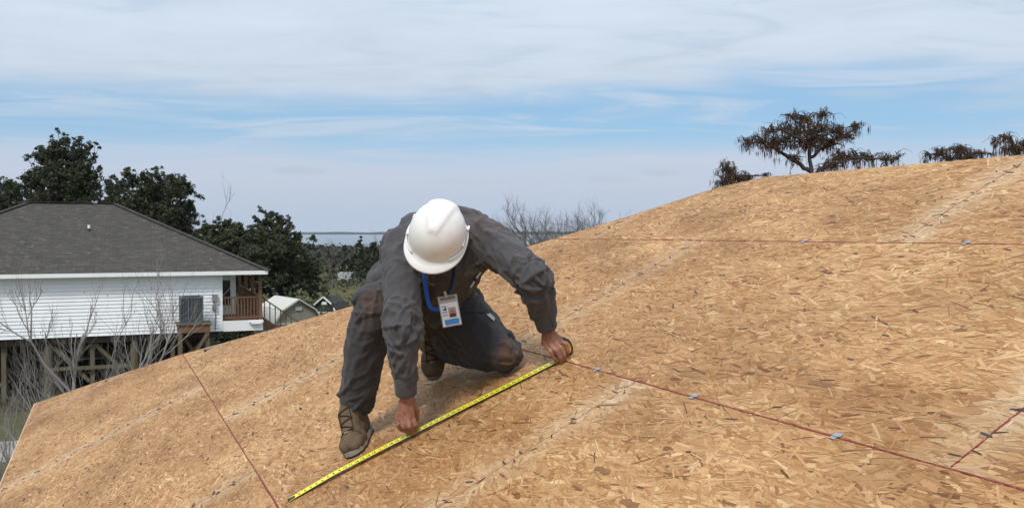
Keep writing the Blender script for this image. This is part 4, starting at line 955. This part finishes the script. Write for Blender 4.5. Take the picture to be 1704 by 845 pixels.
def strip(name, pts, nor, wid, thick, m, parent, smooth=True):
    """a flat band following pts, facing nor"""
    pts = np.asarray(pts, float); tg = np.gradient(pts, axis=0); v = []; nor = np.asarray(nor, float)
    if nor.ndim == 1: nor = np.repeat(nor[None], len(pts), 0)
    for p, t_, n_ in zip(pts, tg, nor):
        x = nrm(np.cross(t_, n_)); n_ = nrm(np.cross(x, t_))
        v += [p - x*wid/2, p + x*wid/2, p + x*wid/2 + n_*thick, p - x*wid/2 + n_*thick]
    k_ = len(pts); f = [(4*i + j, 4*i + (j + 1) % 4, 4*i + 4 + (j + 1) % 4, 4*i + 4 + j) for i in range(k_ - 1) for j in range(4)] + [(3, 2, 1, 0), (4*k_ - 4, 4*k_ - 3, 4*k_ - 2, 4*k_ - 1)]
    return mesh_obj(name, v, f, m, parent)
bpy.context.view_layer.update()
from mathutils.bvhtree import BVHTree
def surf(me_obj):
    me_ = me_obj.data; return BVHTree.FromPolygons([v.co.copy() for v in me_.vertices], [tuple(p.vertices) for p in me_.polygons])
bS = surf(shirt)
def onto(px, py, off=.002, tree=None):
    """point of the garment that lies behind this spot of the layout"""
    dr_ = Vector(nrm(W(px, py, 1) - CAM)); h = (tree or bS).ray_cast(Vector(CAM) + dr_*2.4, dr_)
    if h[0] is None: return None, None
    return np.array(h[0]) + np.array(h[1])*off, np.array(h[1])
def on_line(pxs, n=10, off=.003, tree=None):
    pxs = np.array(pxs, float); q = np.linspace(0, len(pxs) - 1, n); P = []; Nn = []
    for t_ in q:
        x = np.interp(t_, np.arange(len(pxs)), pxs[:, 0]); y = np.interp(t_, np.arange(len(pxs)), pxs[:, 1]); p, m_ = onto(x, y, off, tree)
        if p is not None: P.append(p); Nn.append(m_)
    return np.array(P), np.array(Nn)
# pocket, placket, pen and the stitched lettering on both sides of the chest
COLLAR = cloth_mat('shirt_collar', (.070, .066, .070), (.1, .07, .05), [])
P, Nn = on_line([(737, 462), (740, 490), (742, 515)], 10, .001)
if len(P) > 3: strip('placket', P, V3(0, -1, .1), .032, .004, COLLAR, shirt)
STITCH = mat('stitching', (.24, .235, .235), .8, .2)
def squiggle(px, py, w, h, ang, n=90):
    pts = []; ca, sa = math.cos(ang), math.sin(ang)
    for i in range(n):
        t_ = i/(n - 1); x = (t_ - .5)*w; x += 2.2*math.cos(t_*62); y = h*.42*math.sin(t_*62)*(.6 + .4*math.sin(t_*7.1))
        p, _ = onto(px + x*ca - y*sa, py + x*sa + y*ca, .0022)
        if p is not None: pts.append(p)
    if len(pts) > 3: MB().tube(pts, .0009, 4).build('stitched_lettering', STITCH, shirt)
squiggle(788, 441, 26, 9, -.45); squiggle(784, 451, 24, 8, -.45); squiggle(792, 452, 16, 6, -.45); squiggle(704, 467, 15, 8, .1); squiggle(716, 472, 14, 8, .2)
P, Nn = on_line([(798, 452), (790, 463), (782, 476)], 6, .006)
if len(P) > 3:
    pen = MB().tube(P, .0045, 8).build('pen', mat('pen_white', (.7, .72, .75), .4, .4), shirt); MB().tube(P[2:4] + V3(0, -.001, 0), .0052, 8).build('pen_band', mat('pen_blue', (.03, .05, .2), .4, .4), pen)
# collar round the neck
na = nrm(HC - neck0); nx_ = nrm(np.cross(na, (0, 1, .2))); ny_ = np.cross(na, nx_)
ring = [neck0 + na*.040 + (nx_*math.cos(t_) + ny_*math.sin(t_))*(.082 + .008*math.sin(3*t_)) for t_ in np.linspace(0, 2*math.pi, 41)]
strip('collar', ring, [nrm(q - neck0 - na*.040) for q in ring], .075, .006, COLLAR, shirt)

# ---- trousers
p = MB()
chain(p, [hipA, pel, hipB], [.125, .135, .125]); k1 = kneeA + (ankA - kneeA)*.4
chain(p, [hipA, kneeA + V3(.012, 0, .0), k1 + V3(.004, 0, 0), kneeA + (ankA - kneeA)*.75, ankA + (kneeA - ankA)*.03], [.115, .082, .086, .077, .063])
capsule(p, kneeA + V3(0, 0, .025), kneeA + V3(.0, .10, .03), .072, .085)
k2 = kneeB + (ankB - kneeB)*.45
chain(p, [hipB, hipB + (kneeB - hipB)*.5, kneeB], [.128, .112, .078]); chain(p, [kneeB, k2, ankB + (kneeB - ankB)*.06], [.076, .084, .062])
capsule(p, W(790, 545, 3.98), W(750, 560, 4.1), .09, .09)
me = fuse(p, .0058, 7, .5)
bonesP = [(hipA, kneeA, 9, 1.2, (.4, .5)), (kneeA, ankA, 10, .9, (.6, .7)), (hipB, kneeB, 12, .8, (.9, .5)), (kneeB, ankB, 12, 1.0, (.6, .6))]
folds(me, bonesP, .034, 11.3)
v, nn = get_vn(me); hgt = (v - CAM)@RN + RH; low = hgt < .003; v[low] += RN*((.003 - hgt[low])[:, None]); set_v(me, v)
TROU = cloth_mat('dark_trousers', (.050, .048, .051), (.115, .062, .042), [(W(632, 510, 3.56), .15, .6), (W(850, 592, 3.80), .10, .9), (W(708, 560, 4.1), .10, .5)])
trousers = finish(me, 'trousers', TROU, person)
cuff(ankA + (kneeA - ankA)*.0, ankA + (ankA - kneeA), .064, TROU, 'leg_hem', trousers, .05)
bT = surf(trousers)
P, Nn = on_line([(812, 523), (822, 532)], 4, .003, bT)
if len(P) == 4: strip('pocket_tag', P, Nn, .022, .002, mat('tag_grey', (.45, .45, .46), .7, .2), trousers)
P, Nn = on_line([(742, 520), (775, 517), (808, 520)], 9, .003, bT)
if len(P) > 3: strip('pocket_seam', P, Nn, .006, .003, COLLAR, trousers)

# ---- boots
BOOT = mat('olive_suede', (.140, .096, .060), .85, .15, var=.7, vscale=18, tint=(.085, .066, .042), bump=.4, bscale=90, dist=.003)
SOLE = mat('sole_edge', (.29, .26, .22), .75, .2, var=.6, vscale=30, tint=(.2, .17, .13)); TREAD = mat('sole_tread', (.03, .028, .026), .8, .2); LACE = mat('boot_lace', (.035, .028, .022), .8, .1)
def boot(pos, fwd, upv, shaft_to, rake=0.0):
    fwd = nrm(fwd); upv = nrm(upv - fwd*(np.asarray(upv)@fwd)); sd_ = np.cross(upv, fwd)
    Pq = lambda x, y, z: np.asarray(pos) + fwd*x + sd_*y + upv*z
    u = MB()
    chain(u, [Pq(-.205, 0, .060), Pq(-.21, 0, .12), shaft_to], [.047, .050, .056])
    chain(u, [Pq(-.205, 0, .058), Pq(-.13, 0, .070), Pq(-.065, .004, .056), Pq(-.040, .004, .050)], [.042, .050, .044, .036])
    for y in (-.023, .023): chain(u, [Pq(-.10, y, .046), Pq(-.048, y*1.05, .044), Pq(-.030, y*.8, .042)], [.035, .031, .027])
    chain(u, [Pq(-.070, 0, .056), Pq(-.110, 0, .084), Pq(-.150, 0, .130), shaft_to], [.037, .043, .049, .052])
    me_ = fuse(u, .0045, 4, .5); v_, _ = get_vn(me_); z_ = (v_ - np.asarray(pos))@upv; lo = z_ < .024; v_[lo] += upv*((.024 - z_[lo])[:, None]); set_v(me_, v_)
    bo = finish(me_, 'boot', BOOT, person)
    ol = [(.0, 0), (-.006, .026), (-.03, .044), (-.075, .052), (-.13, .044), (-.19, .040), (-.235, .036), (-.255, .018), (-.258, 0)]
    ol = ol + [(x, -y) for x, y in ol[-2:0:-1]]
    MB().prism([Pq(x, y, .011) for x, y in ol], (0, 0, 0), upv*.019).build('sole', SOLE, bo)
    MB().prism([Pq(x*.985 - .002, y*.96, .0) for x, y in ol], (0, 0, 0), upv*.0115).build('tread', TREAD, bo)
    tb = surf(bo)
    ln = nrm(upv*.72 + fwd*.70)
    for i in range(5):
        ce = Pq(-.082, 0, .075) + (Pq(-.150, 0, .140) - Pq(-.082, 0, .075))*i/4; pts = []
        for y in np.linspace(-.030, .030, 9):
            h = tb.ray_cast(Vector(ce + sd_*y + (fwd*.5 - upv*.6)*y*.45*(1 if i % 2 else -1) + ln*.2), Vector(-ln))
            if h[0] is not None: pts.append(np.array(h[0]) + ln*.002)
        if len(pts) > 3: MB().tube(pts, .0030, 6).build('lace', LACE, bo)
    for sg in (-1, 1):                       # eyelet stays and toe cap seam
        pts = []
        for q in np.linspace(-.1, 1.05, 9):
            ce = Pq(-.082, 0, .075) + (Pq(-.150, 0, .140) - Pq(-.082, 0, .075))*q
            h = tb.ray_cast(Vector(ce + sd_*sg*.026 + ln*.2), Vector(-ln))
            if h[0] is not None: pts.append(np.array(h[0]) + ln*.001)
        if len(pts) > 3: MB().tube(pts, .0022, 5).build('eyelet_seam', LACE, bo)
    pts = []
    for y in np.linspace(-.052, .052, 15):
        h = tb.ray_cast(Vector(Pq(-.060 - 6*y*y, y, .3)), Vector(-upv))
        if h[0] is not None: pts.append(np.array(h[0]) + upv*.0006)
    if len(pts) > 3: MB().tube(pts, .0018, 5).build('toe_seam', LACE, bo)
    h = tb.ray_cast(Vector(Pq(-.082, 0, .072) + ln*.2), Vector(-ln))
    if h[0] is not None: e_ = MB(); ellipsoid(e_, np.array(h[0]), (fwd, sd_, ln), (.012, .011, .004)); e_.build('tongue_tab', mat('tab_pink', (.34, .19, .13), .8, .1), bo, True)
    return bo
fA_ = nrm(V3(-.20, -1, 0) - RN*(V3(-.20, -1, 0)@RN)); boot(R(.428, 3.590), fA_, RN, ankA + V3(0, 0, .02))
fB_ = nrm(V3(.02, -.55, -.80)); upB = V3(0, -.8, .55)
tipB = R(.955, 3.93); boot(tipB - upB*0.0 + RN*.012, fB_, upB, ankB + V3(0, .0, .0))

# ---- hard hat
HATM = mat('white_shell', (.70, .685, .66), .36, .45, var=.45, vscale=22, tint=(.58, .55, .50), bump=.05, bscale=40)
def hard_hat():
    n, m = 96, 40; v = []; f = []
    ax_, af, au = .112, .134, .135
    def shell(ph, th):                       # ph 0 at the crown, pi/2 at the rim
        x, y, z = math.sin(ph)**.92*math.sin(th)*ax_, math.sin(ph)**.92*math.cos(th)*af, max(math.cos(ph), 0)**.80*au
        # raised centre panel, wide at the back and rounded towards the brim
        yy = y/af; half = .044 + .022*(-yy) - .03*max(yy, 0)**2; e = half - abs(x)
        front = (.088 - y)
        g = min(e, front*.9 if y > 0 else 1)
        k_ = 1/(1 + math.exp(-g/.0035)); bump = .0080*k_
        ridge = .004*math.exp(-(x/.012)**2)*(1 - k_*.5)*(0)
        q = V3(x, y, z); return q + nrm(q)*(bump + ridge)
    for i in range(m + 1):
        ph = math.pi/2*i/m
        for j in range(n): v.append(shell(ph, 2*math.pi*j/n))
    # flared rim that grows into the peak at the front
    for a, (out, dz) in enumerate(((.006, -.006), (.012, -.010), (.013, -.014), (.006, -.016))):
        for j in range(n):
            th = 2*math.pi*j/n; fr = max(0, math.cos(th))**1.6
            q = V3(math.sin(th)*ax_, math.cos(th)*af, 0); o_ = nrm(q)
            v.append(q + o_*(out*(.75 + 2.6*fr)) + V3(0, 0, dz - .010*fr*(out/.012)))
    for a, (k_, z_) in enumerate(((.95, -.006), (.90, .06), (.60, .105), (.05, .122))):     # inside
        for j in range(n):
            th = 2*math.pi*j/n; v.append(V3(math.sin(th)*ax_*k_, math.cos(th)*af*k_, z_))
    rows_ = m + 1 + 4 + 4
    f = [(i*n + j, (i + 1)*n + j, (i + 1)*n + (j + 1) % n, i*n + (j + 1) % n) for i in range(rows_ - 1) for j in range(n)]
    Q = [HD(q[0], q[1] + .004, q[2] + .005) for q in v]
    h_ = mesh_obj('hard_hat', Q, f, HATM, person, True)
    for sx in (-1, 1):                       # accessory slots and rain gutter ends
        for (y, z, L) in ((.028, .012, .034), (-.055, .014, .022)):
            mb_ = MB(); mb_.box(HD(sx*(ax_*.955 + .003), y, z + .012), (.009, L, .010), (hX, nrm(hF), hU)); mb_.build('slot', HATM, h_)
        pts = [HD(sx*math.sin(t_)*(ax_ + .007), math.cos(t_)*(af + .007) + .004, .010) for t_ in np.linspace(.65, 2.5, 20)]
        MB().tube(pts, .0035, 6).build('rain_gutter', HATM, h_, True)
    pts = [HD(math.sin(t_)*.080, math.cos(t_)*.102 - .005, -.012) for t_ in np.linspace(0, 2*math.pi, 40)]
    st_ = []
    strip('headband', pts, [nrm(np.array(p_) - HC) for p_ in pts], .030, .003, mat('headband_black', (.02, .02, .02), .6, .2), h_)
    return h_
hard_hat()
hr = MB()
for t_ in np.linspace(1.75, 2*math.pi - 1.75, 30):      # short dark hair under the rim, nape and temples
    chain(hr, [HD(math.sin(t_)*.074, math.cos(t_)*.096 - .01, .0), HD(math.sin(t_)*.070, math.cos(t_)*.094 - .012, -.045)], [.012, .009])
finish(fuse(hr, .005, 3), 'hair', mat('dark_hair', (.022, .017, .014), .7, .3, bump=.4, bscale=300), person)
# ---- lanyard and badge
LANY = mat('blue_lanyard', (.015, .09, .36), .6, .3, var=.3, vscale=60); LANY2 = mat('navy_lanyard', (.006, .010, .032), .7, .2)
strip('lanyard', [W(704, 448, 3.66), W(706, 462, 3.625), W(708, 478, 3.60), W(711, 495, 3.585), W(714, 507, 3.58), W(718, 513, 3.578), W(727, 515, 3.572), W(738, 514, 3.562), W(742, 513, 3.558)], V3(.1, -1, .15), .0165, .002, LANY, person)
strip('lanyard', [W(756, 440, 3.66), W(754, 460, 3.625), W(750, 478, 3.60), W(745, 487, 3.585)], V3(0, -1, .15), .013, .002, LANY2, person)
bx_ = nrm(V3(.96, .06, .17)); bz = nrm(V3(-.20, -.10, .97)); bz = nrm(bz - bx_*(bz@bx_)); by_ = -np.cross(bz, bx_); by_ = by_ if by_[1] < 0 else -by_
BC = W(748.5, 517, 3.565)
def BP(x, z, o=0.): return BC + bx_*x + bz*z + by_*o
AXB = (bx_, by_, bz)
bd = MB().box(BP(0, 0), (.078, .004, .125), AXB).build('id_badge', mat('badge_holder', (.40, .39, .37), .3, .5), person)
MB().box(BP(0, -.012, .0032), (.070, .0014, .092), AXB).build('card', mat('card_white', (.78, .79, .80), .35, .4), bd)
MB().box(BP(.002, -.044, .0046), (.058, .0014, .022), AXB).build('card_band', mat('card_blue', (.06, .25, .56), .35, .4), bd)
ph = MB().box(BP(.010, -.006, .0046), (.030, .0014, .040), AXB).build('card_photo', mat('photo_tan', (.42, .33, .28), .4, .3), bd)
MB().box(BP(.010, -.018, .0058), (.024, .001, .014), AXB).build('photo_shirt', mat('photo_brown', (.12, .05, .035), .4, .3), bd)
MB().tube([BP(.010, -.003, .0054), BP(.010, -.003, .0064)], .0075, 14).build('photo_face', mat('photo_skin', (.36, .18, .12), .4, .3), bd)
for i in range(4): MB().box(BP(-.021, .022 - i*.012, .0046), (.020, .001, .003), AXB).build('print_line', mat('print_grey', (.2, .22, .26), .5, .3), bd)
MB().box(BP(0, .053, .0034), (.060, .0016, .012), AXB).build('holder_slot', mat('slot_dark', (.16, .15, .14), .5, .3), bd)
MB().beam(BP(-.004, .055, .004), BP(-.006, .082, .005), .010, .004, by_).build('strap_clip', mat('clip_steel', (.42, .40, .36), .35, .5, metal=.6), bd)

# ------------------------------------------------------------------ the tape measure
tape = empty('tape_measure', R(1.33, 3.33), 'yellow tape measure pulled out across the roof deck under the worker hands', 'tape measure')
TA, TB = np.array([.132, 3.535]), np.array([1.345, 3.315]); tl = np.linalg.norm(TB - TA); td = (TB - TA)/tl; tn = np.array([-td[1], td[0]])
lift = lambda q: .004 + .010*np.clip(q/.2, 0, 1) + .004*math.sin(q*4)
def TP(q, w_, o=0.0):
    p_ = TA + td*q + tn*w_; return R(p_[0], p_[1], lift(q) + 5.5*w_*w_ + o)
YEL = mat('tape_yellow', (.74, .69, .05), .42, .4, var=.25, vscale=30, tint=(.62, .54, .05)); BLK = mat('tape_black', (.015, .015, .014), .5, .4); REDP = mat('tape_red', (.55, .06, .03), .5, .4)
nq, nw = 80, 7; HW = .0205; v = []
for i in range(nq):
    for j in range(nw): v.append(TP(tl*i/(nq - 1), HW*(2*j/(nw - 1) - 1)))
f = [(i*nw + j, (i + 1)*nw + j, (i + 1)*nw + j + 1, i*nw + j + 1) for i in range(nq - 1) for j in range(nw - 1)]
bl_ = mesh_obj('blade', v, f, YEL, tape, True)
so = bl_.modifiers.new('t', 'SOLIDIFY'); so.thickness = .0006; so.offset = -1
INCH = .0254; tk = MB()
for i in range(1, int(tl/INCH*8)):
    q = i*INCH/8; Lk = .0135 if i % 8 == 0 else (.0065 if i % 4 == 0 else (.0045 if i % 2 == 0 else .003)); wk = .0006 if i % 8 else .0010
    for sg in (-1, 1):
        if i % 8 == 0 and sg == 1: continue
        if i % 2 and q > .5: continue
        tk.add([TP(q - wk/2, sg*HW*.99, .0004), TP(q + wk/2, sg*HW*.99, .0004), TP(q + wk/2, sg*(HW*.99 - Lk), .0004), TP(q - wk/2, sg*(HW*.99 - Lk), .0004)], [(0, 1, 2, 3)])
o = tk.build('tick_marks', BLK, bl_); o['kind'] = 'stuff'
fc_ = bpy.data.curves.new('num', 'FONT'); fo = bpy.data.objects.new('num', fc_); COL.objects.link(fo); fc_.align_x = 'CENTER'; fc_.align_y = 'CENTER'; fc_.size = .021; fc_.resolution_u = 2; fc_.offset = .0005
for i in range(1, 48):
    q = i*INCH - .0085 if i > 9 else i*INCH - .006
    fc_.body = str(i); bpy.context.view_layer.update(); dg = bpy.context.evaluated_depsgraph_get(); me_ = bpy.data.meshes.new_from_object(fo.evaluated_get(dg))
    v_, _ = get_vn(me_)
    if len(v_):
        set_v(me_, np.array([TP(q + a[0]*.85, a[1] + .001, .0006) for a in v_])); me_.name = 'numeral'; me_.materials.clear(); me_.materials.append(REDP if i % 16 == 0 else BLK); link(bpy.data.objects.new('numeral', me_), bl_)
bpy.data.objects.remove(fo)
hk = MB(); tdw = RS*td[0] + RT*td[1]; tnw = RS*tn[0] + RT*tn[1]
hk.box(TP(.012, 0, .0016), (.030, .024, .0016), (tdw, tnw, RN)); hk.box(TP(-.0025, 0, -.0015), (.0016, .026, .016), (tdw, tnw, RN)); hk.build('end_hook', BLK, tape)
# the case: rounded D block, black rubber round a yellow body
CC = W(937, 583, 3.775); cx_ = tdw; cz_ = RN; cy_ = tnw
lowest = roof_under(CC)
def case_prof(r, n=28):
    P_ = []
    for i in range(n):
        t_ = 2*math.pi*i/n; x, z = math.cos(t_), math.sin(t_); k_ = (abs(x)**3.2 + abs(z)**3.2)**(-1/3.2) if z < 0 else (abs(x)**2.3 + abs(z)**2.3)**(-1/2.3)
        P_.append((x*k_*r, z*k_*r))
    return P_
CH = .042; CC = CC + RN*(CH + .002 - lowest)
case = MB(); lay = [(-.022, .80), (-.019, .90), (-.012, .93), (.012, .93), (.019, .90), (.022, .80)]; pr = case_prof(CH); nn_ = len(pr); v = []
for y, k_ in lay: v += [CC + cx_*x*k_ + cz_*z*k_ + cy_*y for x, z in pr]
f = [tuple(range(nn_)), tuple(range(5*nn_, 6*nn_))[::-1]] + [(i*nn_ + j, (i + 1)*nn_ + j, (i + 1)*nn_ + (j + 1) % nn_, i*nn_ + (j + 1) % nn_) for i in range(5) for j in range(nn_)]
cs_ = mesh_obj('case', v, f, mat('case_yellow', (.62, .36, .02), .4, .5), tape, False)
rb = MB(); v = []
for y, k_ in ((-.0225, .78), (-.0225, .93), (-.014, 1.02), (.014, 1.02), (.0225, .93), (.0225, .78)): v += [CC + cx_*x*k_ + cz_*z*k_ + cy_*y for x, z in pr]
rb.add(v, [(i*nn_ + j, (i + 1)*nn_ + j, (i + 1)*nn_ + (j + 1) % nn_, i*nn_ + (j + 1) % nn_) for i in range(5) for j in range(nn_)]); rb.build('rubber_grip', BLK, cs_, True)
MB().box(CC + cz_*CH*1.03 - cx_*.018, (.018, .014, .006), (cx_, cy_, cz_)).build('lock_button', BLK, cs_)

# ------------------------------------------------------------------ damp lake air
hz_ = MB().box((0, 2000, 8), (9600, 5400, 18)).build('haze', None); hz_['kind'] = 'stuff'; hz_['label'] = 'thin damp air over the lake'
hm = bpy.data.materials.new('haze'); hm.use_nodes = True; hm.node_tree.nodes.remove(hm.node_tree.nodes['Principled BSDF'])
hv_ = hm.node_tree.nodes.new('ShaderNodeVolumePrincipled'); hv_.inputs['Color'].default_value = (.82, .88, .95, 1); hv_.inputs['Density'].default_value = 7e-5
hm.node_tree.links.new(hv_.outputs[0], hm.node_tree.nodes['Material Output'].inputs['Volume']); hz_.data.materials.append(hm)
